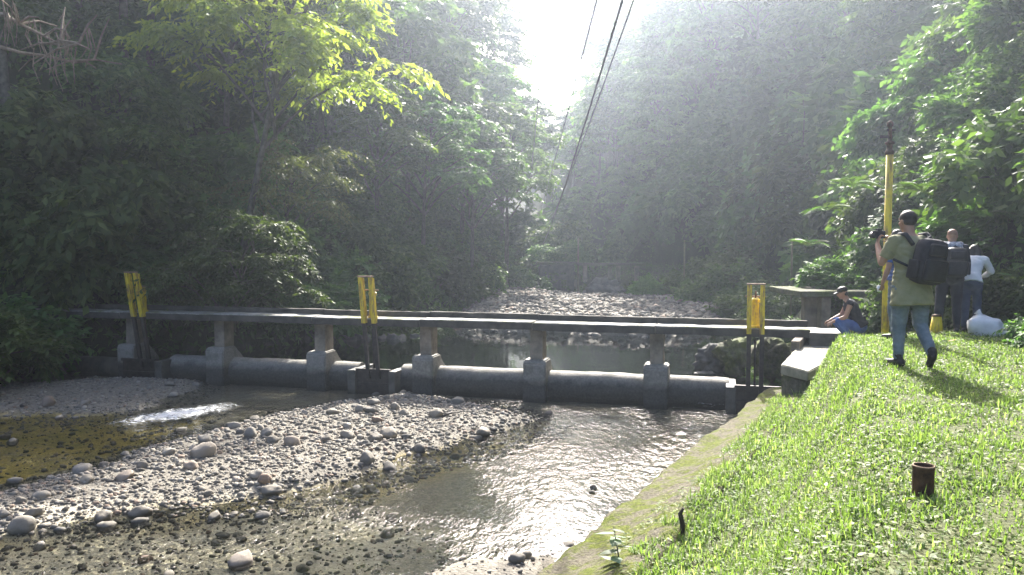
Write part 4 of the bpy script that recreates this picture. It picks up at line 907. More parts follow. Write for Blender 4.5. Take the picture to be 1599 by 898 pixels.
# --- ferns and big-leaved plants
def frond_mesh(seed, L=.9):
    rng = np.random.default_rng(seed); n = 26; s = np.linspace(.06, 1, n); pos = np.stack([np.zeros(n), L * s, L * (.55 * s - .75 * s ** 2)], -1); tg = unit(np.gradient(pos, axis=0)); q = []
    for sg in (-1, 1):
        d = unit(tg * .45 + np.array([sg, 0, -.12])); ln = L * .30 * np.sin(np.pi * np.clip(s * .9 + .12, 0, 1)) ** .8
        q.append(leaves_np(pos, d, np.tile([0, 0, 1.0], (n, 1)) + rng.normal(0, .1, (n, 3)), ln, np.full(n, L * .045), .2))
    return leaf_mesh('frond', np.concatenate(q), 'fern_leaf', rng)
FR = [frond_mesh(i) for i in range(3)]
def fern(x, y, z, s, label, n=9):
    e = thing('fern', label, 'fern', (x, y, z), random.uniform(0, 6)); e.scale = (s, s, s)
    for i in range(n):
        o = bpy.data.objects.new('frond', FR[i % 3]); COL.objects.link(o); o.parent = e; o.rotation_euler = (random.uniform(.0, .5), 0, i * 6.283 / n + random.uniform(-.2, .2)); k = random.uniform(.8, 1.15); o.scale = (k, k, k)
    return e
for px, py, Y, s, lb in ((1525, 440, 13.9, .55, 'fern beside the woman in white'), (1330, 290, 19.4, .75, 'fern arching from the hillside left of the yellow pole'), (1290, 330, 20.4, .7, 'fern on the hillside above the low shelter'), (1440, 300, 15.8, .8, 'fern on the hillside just above the walking man'), (1530, 340, 15.0, .7, 'fern on the hillside above the people'), (1560, 555, 11.5, .3, 'small fern at the right end of the lawn'), (1262, 385, 21.5, .7, 'fern hanging over the path behind the shelter')):
    p = at(px, py, Y); fern(p.x, p.y, p.z, s, lb)
def bigleaf_mesh(L, W):
    mb = MB(); n = 8
    for sg in (-1, 1):
        vs = []
        for i in range(n + 1):
            s = i / n; w = W * math.sin(math.pi * min(1, s * .8 + .2) ** 1.3) * (1 - s ** 3) ; vs.append((0, L * s, -L * .25 * s * s)); vs.append((sg * w, L * (s - .12 * (1 - s)), -L * .25 * s * s - w * .15))
        mb.add(vs, [[2 * i, 2 * i + 2, 2 * i + 3, 2 * i + 1] if sg < 0 else [2 * i, 2 * i + 1, 2 * i + 3, 2 * i + 2] for i in range(n)])
    me = mb.mesh('leaf', True); a = me.attributes.new('rnd', 'FLOAT', 'FACE'); a.data.foreach_set('value', [.8] * len(me.polygons)); return me
BL = bigleaf_mesh(.5, .2); BL.materials.append(MAT['leaf_bush'])
p = at(1255, 160, 37); e = thing('big_leaf_plant', 'broad leaved plant high on the right hillside', 'plant', (p.x, p.y, p.z - 1.0))
put('stem', MB().tube([(0, 0, -.8), (.05, 0, .5), (-.05, 0, 1.3)], [.04, .03, .015], 6).mesh('stem', True), MAT['bark'], e, False)
for i in range(12):
    o = bpy.data.objects.new('leaf', BL); COL.objects.link(o); o.parent = e; o.location = (0, 0, .2 + i * .1); o.rotation_euler = (random.uniform(-.1, .7), 0, i * 2.4); k = random.uniform(.9, 1.6); k *= 1.3; o.scale = (k, k, k)
SL = bigleaf_mesh(.085, .028); SL.materials.append(MAT['leaf_sapling'])
p = gr(962, 884, -1.05); e = thing('sapling', 'pale leaved sapling growing from the mossy wall in front', 'plant', (p.x, p.y, -1.2))
put('stem', MB().tube([(0, 0, -.1), (.02, 0, .22), (-.02, .01, .46)], [.007, .006, .003], 6).mesh('stem', True), MAT['bark'], e, False)
for i in range(13):
    o = bpy.data.objects.new('leaf', SL); COL.objects.link(o); o.parent = e; o.location = (.02 * math.sin(i), 0, .12 + i * .027); o.rotation_euler = (random.uniform(-.2, .4), random.uniform(-.2, .2), i * 2.4); k = random.uniform(1.0, 1.9); o.scale = (k, k, k)

# --- dead branch at the upper left, stick on the bar
def branchy(name, root, tip, r, n, label, seed, hang=True):
    rd = random.Random(seed); mb = MB(); root = Vector(root); tip = Vector(tip); pts = []
    for i in range(9):
        s = i / 8; p = root.lerp(tip, s) + Vector((rd.uniform(-.1, .1), rd.uniform(-.1, .1), .25 * math.sin(s * 5) + rd.uniform(-.08, .08))) * (1 if 0 < i else 0); pts.append(p)
    mb.tube(pts, [r * (1 - .1 * i) for i in range(9)], 6)
    for j in range(n):
        k = rd.randrange(2, 9); a = pts[k]; d = Vector((rd.uniform(-1, 1), rd.uniform(-.6, .6), rd.uniform(-.4, .9))).normalized() * rd.uniform(.4, 1.0)
        b = a + d; mb.tube([a, (a + b) / 2 + Vector((0, 0, .08)), b], [r * .4, r * .3, r * .15], 5, False)
        if hang:
            for _ in range(3):
                c = a.lerp(b, rd.uniform(.2, 1)); l = rd.uniform(.2, .8); mb.tube([c, c + Vector((rd.uniform(-.1, .1), 0, -l * .5)), c + Vector((rd.uniform(-.15, .15), 0, -l))], [.014, .012, .007], 4, False)
    return tag(rebase(put(name, mb.mesh(name, True), MAT['bark_dead'])), label, 'branch')
branchy('dead_branch', at(-120, 20, 16.5), at(130, 55, 16), .07, 16, 'bare dead branch with hanging twigs at the upper left corner', 3)
branchy('bare_limb', at(-120, 95, 17.5), at(195, 80, 17), .06, 5, 'long bare limb below the dead branch at the left', 8, False)
p0 = gr(690, 651, -1.70); p1 = gr(716, 644, -1.68)
tag(rebase(put('driftwood_stick', MB().tube([p0, (p0 + p1) / 2 + Vector((0, 0, .03)), p1], [.025, .02, .01], 6).mesh('driftwood_stick', True), MAT['steel_dark'])), 'dark driftwood stick behind the pointed rock on the gravel bar', 'stick')

# ------------------------------------------------------------------ lawn
def grass():
    n = 560000; y = 1.0 + 15.0 * RNG.random(n) ** 1.25; x = RNG.uniform(-4, 11, n)
    u, v = uv_wall(x, y); xh = interp(y, XH_); d = np.hypot(x, y)
    edge = np.interp(v, [0, 2, 5, 8], [.95, .85, .55, .38]) + .20 * vnoise(x, y, 2.2) + .14 * vnoise(x, y, 6.0, 3)
    keep = (u > edge) & (x < xh + .3) & (x < .70 * y + .8) & (d > 2.2) & (RNG.random(n) < np.clip(1.25 - d / 22, .25, 1))
    bare = vnoise(x, y, 2.7, 4) + .6 * vnoise(x, y, 7, 8); keep &= (bare > -.72) | (RNG.random(n) < .3)
    slab = poly_sd(x, y, [(p.x, p.y) for p in c]) if False else np.ones(n); keep &= ~((y > 14.2) & (x < 6.9) & (RNG.random(n) < .93))
    x, y, d, u = x[keep], y[keep], d[keep], u[keep]; n = len(x); z = np.maximum(land(x, y), np.where(u < 1.0, wall_top(u) - .01, -9)) - .01
    tuft = np.clip(.5 + .5 * vnoise(x, y, 3.1, 1) + .35 * vnoise(x, y, 8.0, 2), 0, 1.4); near_edge = sstep(2.4, 1.0, u)
    flat = RNG.random(n) < .55
    L = (.03 + .075 * tuft * RNG.random(n) ** .7 + .07 * near_edge * RNG.random(n)) * np.where(flat, .75, 1.0); L = L * np.where(RNG.random(n) < .03, 1.7, 1)
    W = RNG.uniform(.0045, .010, n) * np.where(flat, 1.5, 1) * np.clip(.8 + d / 16, .9, 1.6)
    a = RNG.uniform(0, 2 * np.pi, n); lean = np.where(flat, RNG.uniform(.9, 1.5, n), RNG.uniform(.1, .9, n)); o = np.stack([np.cos(a), np.sin(a), np.zeros(n)], -1); s = np.stack([-np.sin(a), np.cos(a), np.zeros(n)], -1)
    p = np.stack([x, y, z], -1); upv = np.array([0, 0, 1.0])
    m = p + (o * np.sin(lean * .55)[:, None] + upv * np.cos(lean * .55)[:, None]) * (L * .55)[:, None]
    t = m + (o * np.sin(lean * 1.25)[:, None] + upv * np.cos(lean * 1.25)[:, None]) * (L * .5)[:, None]
    hw = s * (W * .5)[:, None]; V = np.stack([p - hw * .8, p + hw * .8, m + hw, m - hw, t], 1).reshape(-1, 3)
    b = np.arange(n)[:, None] * 5; F = np.concatenate([b + np.array([0, 1, 2]), b + np.array([0, 2, 3]), b + np.array([3, 2, 4])], 1).reshape(-1, 3)
    rn = np.clip(.35 * RNG.random(n) + .3 * np.clip(.5 + .5 * vnoise(x, y, 1.3, 6), 0, 1) + .5 * (RNG.random(n) < .15) , 0, 1)
    me = mesh_np('grass', V, F, True, np.repeat(rn, 3)); print('grass blades', n)
    return tag(put('grass', me, MAT['grass_blade']), 'short sunlit grass of the lawn beside the river', 'grass', None, 'stuff')
grass()
def weeds():
    n = 70000; y = 1.5 + 13 * RNG.random(n) ** 1.3; x = RNG.uniform(-3, 10, n); u, v = uv_wall(x, y); k = (u > .5 + .3 * vnoise(x, y, 2.0, 4)) & (x < .70 * y + .6) & (x < interp(y, XH_)) & ~((y > 14) & (x < 6.9)) & (vnoise(x, y, 1.9, 12) + .5 * vnoise(x, y, 5, 2) > -.25); x, y, u = x[k], y[k], u[k]; n = len(x)
    z = np.maximum(land(x, y), np.where(u < 1.0, wall_top(u) - .01, -9)); p = np.stack([x, y, z + RNG.uniform(.0, .05, n)], -1); a = RNG.uniform(0, 6.283, n)
    d = unit(np.stack([np.cos(a), np.sin(a), RNG.uniform(-.1, .5, n)], -1)); q = leaves_np(p, d, np.tile([0, 0, 1.0], (n, 1)) + RNG.normal(0, .35, (n, 3)), RNG.uniform(.02, .06, n), RNG.uniform(.012, .03, n), .15)
    me = leaf_mesh('weeds', q, 'weed_leaf', RNG); tag(put('weeds', me, None), 'low broad leaved weeds among the lawn grass', 'weeds', None, 'stuff')
weeds()

# ------------------------------------------------------------------ people and what they carry
def prim_bm(bm, pr):
    k = pr[0]
    if k in ('c', 'f'):                       # tapered capsule / open-ended frustum, optional squash across x and y
        a, b, ra, rb = Vector(pr[1]), Vector(pr[2]), pr[3], pr[4]; sx, sy = pr[5] if len(pr) > 5 else (1, 1)
        ax = b - a; ln = ax.length; z = ax.normalized(); x = Vector((1, 0, 0)) if abs(z.x) < .85 else Vector((0, 1, 0)); x = (x - z * x.dot(z)).normalized(); y = z.cross(x)
        n = 20; prof = []
        if k == 'c': prof += [(-ra * math.cos(t), ra * math.sin(t)) for t in (.25, .6, 1.0, 1.35)]
        prof += [(0, ra), (ln, rb)]
        if k == 'c': prof += [(ln + rb * math.cos(t), rb * math.sin(t)) for t in (1.35, 1.0, .6, .25)]
        rings = []
        for h, r in prof:
            rings.append([bm.verts.new(a + z * h + x * (math.cos(6.2832 * i / n) * r * sx) + y * (math.sin(6.2832 * i / n) * r * sy)) for i in range(n)])
        for p, q in zip(rings, rings[1:]):
            for i in range(n): bm.faces.new((p[i], p[(i + 1) % n], q[(i + 1) % n], q[i]))
        bm.faces.new(rings[0][::-1]); bm.faces.new(rings[-1])
    else:                                     # ellipsoid
        c, r = Vector(pr[1]), pr[2]; rot = pr[3] if len(pr) > 3 else Matrix.Identity(3)
        g = bmesh.ops.create_uvsphere(bm, u_segments=20, v_segments=14, radius=1.0)['verts']
        for v in g: v.co = rot @ Vector((v.co.x * r[0], v.co.y * r[1], v.co.z * r[2])) + c
WORK = bpy.data.scenes.new('workbench')
def blob(name, prims, voxel, mat, parent, smooth=3):
    bm = bmesh.new()
    for p in prims: prim_bm(bm, p)
    bmesh.ops.recalc_face_normals(bm, faces=bm.faces)
    me = bpy.data.meshes.new(name); bm.to_mesh(me); bm.free(); o = bpy.data.objects.new(name, me); WORK.collection.objects.link(o)
    r = o.modifiers.new('r', 'REMESH'); r.mode = 'VOXEL'; r.voxel_size = voxel; r.use_smooth_shade = True
    s = o.modifiers.new('s', 'SMOOTH'); s.factor = .5; s.iterations = smooth
    WORK.view_layers[0].update(); dg = WORK.view_layers[0].depsgraph; m2 = bpy.data.meshes.new_from_object(o.evaluated_get(dg)); o.modifiers.clear(); o.data = m2; WORK.collection.objects.unlink(o); COL.objects.link(o); bpy.data.meshes.remove(me); m2.name = name
    m2.polygons.foreach_set('use_smooth', [True] * len(m2.polygons)); m2.materials.clear(); m2.materials.append(mat); o.parent = parent; return o
def folds(o, amp=.007, s=9.0):
    me = o.data; N = [v.normal.copy() for v in me.vertices]; out = []
    for v, nn in zip(me.vertices, N):
        c = v.co; f = abs(mnoise.noise(Vector((c.x * s, c.y * s, c.z * s * 1.7 + c.x * 6)))) - .22 + .5 * mnoise.noise(c * s * .45)
        out.append(c + nn * (amp * f * 1.6))
    me.vertices.foreach_set('co', [k for c in out for k in c]); me.update()
    return o
def V3(*a): return Vector(a)
def hand_prims(wr, d, n, side, curl=.8, s=1.0):
    """palm and five separate curled fingers. d along the hand, n palm normal, side +1 puts the thumb on d x n"""
    d = d.normalized(); n = (n - d * n.dot(d)).normalized(); l = d.cross(n) * side; P = []
    k = wr + d * .085 * s
    for i in range(4): P.append(('c', wr + d * .015 * s + l * (.012 - .008 * i) * s, k + l * (.030 - .020 * i) * s, .014 * s, .0105 * s))
    for i, ln in enumerate((.068, .076, .070, .055)):
        b = k + l * (.030 - .020 * i) * s; d1 = (d * math.cos(curl * .6) + n * math.sin(curl * .6)); m = b + d1 * ln * .5 * s; d2 = d * math.cos(curl * 1.7) + n * math.sin(curl * 1.7); P += [('c', b, m, .0095 * s, .0088 * s), ('c', m, m + d2 * ln * .5 * s, .0088 * s, .0075 * s)]
    tb = wr + d * .03 * s + l * .028 * s; td = (d * .6 + l * .75 + n * .3).normalized(); tm = tb + td * .035 * s; P += [('c', tb, tm, .0125 * s, .0105 * s), ('c', tm, tm + (td * .7 + n * .5 + d * .4).normalized() * .03 * s, .0105 * s, .0085 * s)]
    return P
BASE = dict(pel=(0, 0, .95), wai=(0, 0, 1.08), che=(0, 0, 1.30), nek=(0, .0, 1.47), hed=(0, .03, 1.625), shL=(-.185, 0, 1.41), elL=(-.25, -.03, 1.14), wrL=(-.26, .06, .90), shR=(.185, 0, 1.41), elR=(.25, -.03, 1.14), wrR=(.26, .06, .90),
            hipL=(-.09, 0, .91), knL=(-.10, .03, .50), anL=(-.10, -.02, .085), toL=(-.12, .14, .035), hipR=(.09, 0, .91), knR=(.10, .03, .50), anR=(.10, -.02, .085), toR=(.12, .14, .035))
def person(label, loc, rotz, pose, g=1.0, skin='skin', voxel=.010, yaw=0, pitch=0, top=None, sleeve=.6, legs=None, shoe='shoe_black', hair=None, scale=1.0, handL=None, handR=None, hem=None):
    J = {k: Vector(v) for k, v in BASE.items()}; J.update({k: Vector(v) for k, v in pose.items()})
    e = thing('person', label, 'person', loc, rotz); e.scale = (scale,) * 3
    HR = Matrix.Rotation(yaw, 3, 'Z') @ Matrix.Rotation(pitch, 3, 'X'); h = J['hed']
    def H(x, y, z): return h + HR @ Vector((x, y, z))
    tor = (J['che'] - J['pel']).normalized(); B = []
    B += [('e', J['pel'], (.150 * g, .115 * g, .12)), ('c', J['pel'], J['wai'], .125 * g, .120 * g, (1.12, .85)), ('c', J['wai'], J['che'], .120 * g, .140 * g, (1.12, .8)), ('c', J['che'], J['nek'] - tor * .06, .135 * g, .085 * g, (1.1, .8)),
          ('c', J['shL'], J['shR'], .062, .062), ('c', J['nek'] - tor * .03, H(0, -.015, -.06), .056 * g ** .5, .052 * g ** .5),
          ('e', H(0, -.01, .025), (.076, .093, .092), HR), ('e', H(0, .012, -.03), (.066, .080, .088), HR), ('e', H(0, .045, -.075), (.045, .042, .036), HR), ('c', H(0, .088, .018), H(0, .107, -.022), .009, .015), ('e', H(0, .082, -.052), (.024, .013, .011), HR), ('e', H(0, .072, .035), (.058, .022, .014), HR)]
    for s in (-1, 1): B += [('e', H(s * .078, -.01, -.005), (.010, .020, .031), HR), ('e', H(s * .040, .055, -.02), (.025, .025, .02), HR)]
    for S in 'LR':
        sh, el, wr = J['sh' + S], J['el' + S], J['wr' + S]; hp, kn, an, to = J['hip' + S], J['kn' + S], J['an' + S], J['to' + S]
        B += [('c', sh, el, .054, .041), ('c', el, el.lerp(wr, .35), .042, .041), ('c', el.lerp(wr, .35), wr, .041, .027)]
        hd = (handL if S == 'L' else handR) or dict(d=(wr - el), n=Vector((1, 0, 0)) if S == 'L' else Vector((-1, 0, 0)))
        B += hand_prims(wr, Vector(hd['d']), Vector(hd['n']), hd.get('side', 1 if S == 'L' else -1), hd.get('curl', .7))
        B += [('c', hp, kn, .085 * g, .056 * g ** .5), ('c', kn, kn.lerp(an, .35), .054, .056), ('c', kn.lerp(an, .35), an, .056, .036), ('c', an - (to - an) * .08 - Vector((0, 0, .03)), to - (to - an) * .1, .030, .022)]
    body = blob('body', B, voxel, MAT[skin], e)
    for s in (-1, 1): put('eye', MB().lathe(H(s * .032, .083, .012), [(.001, -.009), (.008, -.005), (.010, 0), (.008, .005), (.001, .009)], 10).mesh('eye', True), MAT['eye_dark'], body, False)
    def legs_p(add, to_an=1.0):
        P = [('e', J['pel'] - Vector((0, 0, .02)), (.165 * g, .132 * g, .13)), ('c', J['pel'], J['wai'] - tor * .05, .14 * g, .13 * g, (1.12, .86))]
        for S in 'LR':
            hp, kn, an = J['hip' + S], J['kn' + S], J['an' + S]; en = kn.lerp(an, to_an)
            P += [('c', hp, kn, .094 * g + add, .066 * g ** .5 + add), ('c', kn, kn.lerp(an, .3), .066 * g ** .5 + add, .066 + add), ('f', kn.lerp(an, .3), en, .066 + add, .046 + add)]
        return P
    if legs: folds(blob('trousers', legs_p(.004), voxel * 1.1, MAT[legs], e, 2), .009, 11)
    if top:
        P = [('c', J['wai'], J['che'], .135 * g, .152 * g, (1.12, .84)), ('c', J['che'], J['nek'] - tor * .07, .148 * g, .088 * g, (1.1, .8)), ('c', J['shL'], J['shR'], .07, .07), ('f', J['nek'] - tor * .09, J['nek'] - tor * .005, .085 * g, .068 * g ** .5)]
        hz_ = hem if hem is not None else .02; hp = J['pel'] - tor * hz_
        P += [('f', hp, J['wai'], .172 * g, .145 * g, (1.12, .92))]
        for S in 'LR':
            sh, el, wr = J['sh' + S], J['el' + S], J['wr' + S]
            if sleeve <= 0: continue
            if sleeve <= 1: P += [('c', sh, sh.lerp(el, .3), .070, .068), ('f', sh.lerp(el, .2), sh.lerp(el, sleeve), .070, .070)]
            else: P += [('c', sh, el, .070, .054), ('f', el, el.lerp(wr, sleeve - 1), .054, .040)]
        folds(blob('top', P, voxel * 1.1, MAT[top], e, 2), .011, 8)
    for S in 'LR':
        an, to = J['an' + S], J['to' + S]; f = to - an; f = f.normalized(); dn = Vector((0, 0, 1)); hl = an - f * .045 - Vector((0, 0, .02))
        blob('shoe', [('c', hl - dn * .022, to + f * .01, .044, .038), ('c', an + dn * .045, an - dn * .03, .050, .047), ('c', hl - dn * .04, to + f * .01 - dn * .012, .040, .036)], .009, MAT[shoe], e, 2)
    if hair == 'short': blob('hair', [('e', H(0, -.016, .045), (.0845, .0955, .0840), HR), ('e', H(0, -.042, .0), (.0795, .064, .055), HR)], .007, MAT['hair'], e, 2)
    if hair == 'shaved': blob('hair', [('e', H(0, -.016, .038), (.0785, .0905, .0800), HR)], .008, MAT['skin_dark'], e, 2)
    if hair == 'cap': blob('hair', [('e', H(0, -.012, .05), (.086, .102, .074), HR), ('c', H(0, .06, .04), H(0, .13, .025), .05, .045, (1.2, .25)), ('e', H(0, -.05, -.03), (.07, .05, .05), HR)], .009, MAT['hair'], e, 2)
    if hair == 'long':
        bk = H(0, -.09, -.05); P = [('e', H(0, -.02, .03), (.088, .098, .092), HR)]
        for i in range(9):
            x = -.10 + .025 * i; P.append(('c', H(x * .6, -.06, 0), bk + Vector((x * 1.2, -.10, -.30 - .05 * math.sin(i * 2.1))), .038, .018))
        blob('hair', P, .010, MAT['hair'], e, 1)
    return e, H
def gz_(x, y): return zat(x, y)
# walking man with the camera at his eye
mp = gr(1420, 566, 0.07); mx, my = mp.x, mp.y; mz = gz_(mx, my)
man, HM = person('stocky man in olive shirt and pale jeans walking away with a camera', (mx, my, mz), math.radians(8),
    dict(pel=(0, 0, .92), wai=(0, .01, 1.06), che=(0, .03, 1.29), nek=(0, .05, 1.46), hed=(-.01, .09, 1.615), shL=(-.20, .03, 1.40), elL=(-.285, .12, 1.16), wrL=(-.21, .33, 1.36), shR=(.20, .03, 1.40), elR=(.30, .15, 1.17), wrR=(-.02, .36, 1.36),
         hipL=(-.10, 0, .88), knL=(-.105, .06, .48), anL=(-.115, .03, .085), toL=(-.14, .19, .035), hipR=(.10, 0, .88), knR=(.115, -.01, .47), anR=(.10, -.24, .16), toR=(.12, -.17, .045)),
    1.22, 'skin', .009, math.radians(6), math.radians(-4), 'cloth_olive', .78, 'cloth_denim', 'shoe_black', 'short', 1.04,
    dict(d=(.25, .15, 1), n=(.9, -.1, .1), curl=.9), dict(d=(-.4, .1, 1), n=(-.9, -.1, .1), curl=.9), .23)
def rbox(mb, c, size, rot=None, bev=.03): return mb.box(c, size, rot, bev)
def in_frame(root, name, label, cat):
    e = thing(name, label, cat, root.location, root.rotation_euler.z); e.scale = root.scale; return e
cm = in_frame(man, 'camera', 'black photo camera held up by the walking man', 'camera')
put('camera_body', rbox(MB(), (-.17, .37, 1.475), (.135, .06, .09), None, .012).box((-.17, .37, 1.53), (.05, .05, .03), None, .006).mesh('camera_body'), MAT['cloth_black'], cm, False)
put('lens', MB().tube([(-.17, .40, 1.47), (-.17, .50, 1.47)], [.036, .04], 16).mesh('lens', True), MAT['cable_black'], cm, False)
def backpack(root, label, c, size, rot, mat, mat2):
    b = in_frame(root, 'backpack', label, 'backpack'); R = rot.to_matrix(); c = Vector(c); w, d, h = size
    def sub(me): 
        bm = bmesh.new(); bm.from_mesh(me)
        for v in bm.verts:
            q = R.transposed() @ (v.co - c); f = max(0, q.z / (h / 2)); q.x *= 1 - .14 * f * f; q.y *= 1 - .12 * f * f; v.co = R @ q + c
        bm.to_mesh(me); bm.free(); me.polygons.foreach_set('use_smooth', [True] * len(me.polygons)); return me
    put('bag_body', sub(rbox(MB(), c, (w, d, h), R, .09).mesh('bag_body')), MAT[mat], b, False)
    pk = put('front_pocket', sub(rbox(MB(), c + R @ V3(0, -d / 2 - .02, -h * .17), (w * .78, .07, h * .48), R, .03).mesh('front_pocket')), MAT[mat2], b, False)
    put('zip', MB().tube([c + R @ V3(-w * .33, -d / 2 - .052, h * .06), c + R @ V3(0, -d / 2 - .058, h * .075), c + R @ V3(w * .33, -d / 2 - .052, h * .06)], .006, 6).mesh('zip', True), MAT['cable_black'], pk, False)
    put('top_pocket', sub(rbox(MB(), c + R @ V3(0, -d / 2 - .004, h * .27), (w * .62, .05, h * .26), R, .022).mesh('top_pocket')), MAT[mat2], b, False)
    for s in (-1, 1): put('side_pocket', rbox(MB(), c + R @ V3(s * (w / 2 + .004), 0, -h * .2), (.05, d * .7, h * .42), R, .02).mesh('side_pocket', True), MAT[mat2], b, False)
    put('grab_handle', MB().tube([c + R @ V3(-.05, d * .3, h * .47), c + R @ V3(0, d * .3, h * .53), c + R @ V3(.05, d * .3, h * .47)], .012, 8).mesh('grab_handle', True), MAT[mat2], b, False)
    return b, c, R
bpk, bc, bR = backpack(man, 'big black backpack slung on the right side of the walking man', (.045, -.225, 1.175), (.34, .21, .50), Euler((math.radians(6), math.radians(7), math.radians(4))), 'cloth_black', 'cloth_black_shiny')
put('strap', MB().tube([(-.09, -.14, 1.36), (-.12, -.05, 1.475), (-.12, .06, 1.475), (-.14, .16, 1.36)], [.024] * 4, 8).mesh('strap', True), MAT['cloth_black'], bpk, False)
put('strap', MB().tube([(.16, -.12, 1.38), (.15, -.03, 1.475), (.14, .08, 1.47), (.15, .17, 1.34)], [.026] * 4, 8).mesh('strap', True), MAT['cloth_black'], bpk, False)
put('strap', MB().tube([(-.03, -.20, 1.05), (-.15, -.15, 1.13), (-.24, -.02, 1.20)], [.014] * 3, 8).mesh('strap', True), MAT['cloth_black'], bpk, False)
# the one beyond him on his left, holding a clear cup
px_, Y_ = 1404, 12.3; r = ray(px_, 400); x2, y2 = r.x / r.y * Y_, Y_; z2 = gz_(x2, y2)
p2, H2 = person('person in blue half hidden behind the walking man, holding a clear cup', (x2, y2, z2), math.radians(30),
    dict(elL=(-.29, -.02, 1.12), wrL=(-.33, .05, .88), elR=(.26, .02, 1.13), wrR=(.20, .22, 1.0), hed=(0, .05, 1.61)), 1.0, 'skin_dark', .012, .2, 0, 'cloth_denim_blue', .7, 'cloth_denim', 'shoe_black', 'short', .97, dict(d=(-.05, .15, -1), n=(.3, .9, .2), curl=1.0))
cup = in_frame(p2, 'clear_cup', 'small clear plastic cup held by the half hidden person', 'cup')
put('cup_wall', MB().lathe((-.335, .10, .755), [(.001, 0), (.026, 0), (.034, .09), (.031, .09), (.024, .008), (.001, .008)], 14, False).mesh('cup_wall', True), MAT['plastic_white'], cup, False)
put('cup_rim', MB().lathe((-.335, .10, .755 + .0905), [(.030, 0), (.037, .002), (.037, .006), (.031, .006)], 14, False).mesh('cup_rim', True), MAT['plastic_white'], cup, False)
sb = in_frame(p2, 'shoulder_bag', 'maroon shoulder bag hanging beside the half hidden person', 'bag')
put('bag_body', rbox(MB(), (-.21, -.13, .90), (.22, .10, .20), Euler((0, 0, .3)), .035).mesh('bag_body', True), MAT['cloth_maroon'], sb, False)
put('strap', MB().tube([(-.25, -.12, 1.0), (-.10, -.15, 1.25), (.10, -.10, 1.44), (.14, .03, 1.46)], .012, 8).mesh('strap', True), MAT['cloth_maroon'], sb, False)
# bald person with black backpack
px_, Y_ = 1486, 13.2; r = ray(px_, 400); x3, y3 = r.x / r.y * Y_, Y_; z3 = gz_(x3, y3)
p3_, H3 = person('bald person in black with checked scarf standing behind the walking man', (x3, y3, z3), math.radians(-16),
    dict(hed=(.02, .07, 1.60), nek=(.01, .04, 1.46), elL=(-.26, .10, 1.16), wrL=(-.10, .30, 1.10), elR=(.26, .10, 1.16), wrR=(.08, .32, 1.10), hipL=(-.11, 0, .91), knL=(-.15, .03, .50), anL=(-.18, -.02, .085), toL=(-.24, .12, .035)), 1.1, 'skin', .012, math.radians(-25), math.radians(-12), 'cloth_charcoal', 1.7, 'cloth_charcoal', 'shoe_black', 'shaved', 1.0)
sc_ = in_frame(p3_, 'scarf', 'grey checked scarf round the neck of the bald person', 'scarf')
blob('scarf_wrap', [('c', (-.12, 0, 1.455), (.12, 0, 1.455), .06, .06), ('c', (-.11, .06, 1.44), (.11, .06, 1.44), .055, .055), ('e', (0, -.05, 1.44), (.15, .07, .06)), ('c', (.10, -.06, 1.43), (.16, -.13, 1.30), .045, .03)], .010, MAT['cloth_check'], sc_, 1)
bp3, c3, R3 = backpack(p3_, 'black backpack on the back of the bald person', (0.01, -.235, 1.18), (.36, .22, .48), Euler((math.radians(5), 0, 0)), 'cloth_black_shiny', 'cloth_black')
put('strap', MB().tube([(-.12, -.13, 1.36), (-.12, -.03, 1.47), (-.12, .10, 1.42), (-.13, .16, 1.25)], .022, 8).mesh('strap', True), MAT['cloth_black'], bp3, False)
put('strap', MB().tube([(.12, -.13, 1.36), (.12, -.03, 1.47), (.12, .10, 1.42), (.13, .16, 1.25)], .022, 8).mesh('strap', True), MAT['cloth_black'], bp3, False)
# woman in white bending forward
px_, Y_ = 1519, 13.3; r = ray(px_, 400); x4, y4 = r.x / r.y * Y_, Y_; z4 = gz_(x4, y4)
p4_, H4 = person('woman with long dark hair in white top and dark jeans leaning forward', (x4, y4, z4), math.radians(-28),
    dict(pel=(0, -.08, .92), wai=(0, -.03, 1.04), che=(.02, .10, 1.22), nek=(.03, .20, 1.34), hed=(.03, .29, 1.45), shL=(-.14, .13, 1.31), elL=(-.20, .30, 1.08), wrL=(-.08, .48, 1.02), shR=(.19, .13, 1.31), elR=(.31, .24, 1.10), wrR=(.16, .42, .98), hipL=(-.085, -.06, .89), hipR=(.085, -.06, .89), knL=(-.09, .02, .49), knR=(.09, .04, .49)), .92, 'skin', .012, 0, math.radians(-30), 'cloth_white', 1.8, 'cloth_denim_dark', 'shoe_black', 'long', .93)
# person crouching on the path by the bridge head
c5 = at(1337, 500, 15.4); z5 = gz_(c5.x, 15.4)
p5_, H5 = person('person in black tank top and blue jeans crouching at the bridge end', (c5.x, 15.4, z5), math.radians(75),
    dict(pel=(0, -.06, .32), wai=(0, .0, .46), che=(0, .10, .67), nek=(0, .18, .82), hed=(0, .26, .95), shL=(-.17, .13, .76), elL=(-.22, .22, .50), wrL=(-.16, .44, .40), shR=(.17, .13, .76), elR=(.23, .24, .50), wrR=(.12, .46, .40),
         hipL=(-.10, -.03, .30), knL=(-.17, .34, .42), anL=(-.14, .10, .085), toL=(-.16, .28, .035), hipR=(.10, -.03, .30), knR=(.17, .36, .40), anR=(.14, .12, .085), toR=(.16, .30, .035)), 1.08, 'skin', .012, 0, math.radians(-18), 'cloth_black', 0, 'cloth_denim_blue', 'shoe_black', 'cap', 1.0, dict(d=(.1, .8, -.5), n=(.6, 0, -.6), curl=.7), dict(d=(-.1, .8, -.5), n=(-.6, 0, -.6), curl=.7))

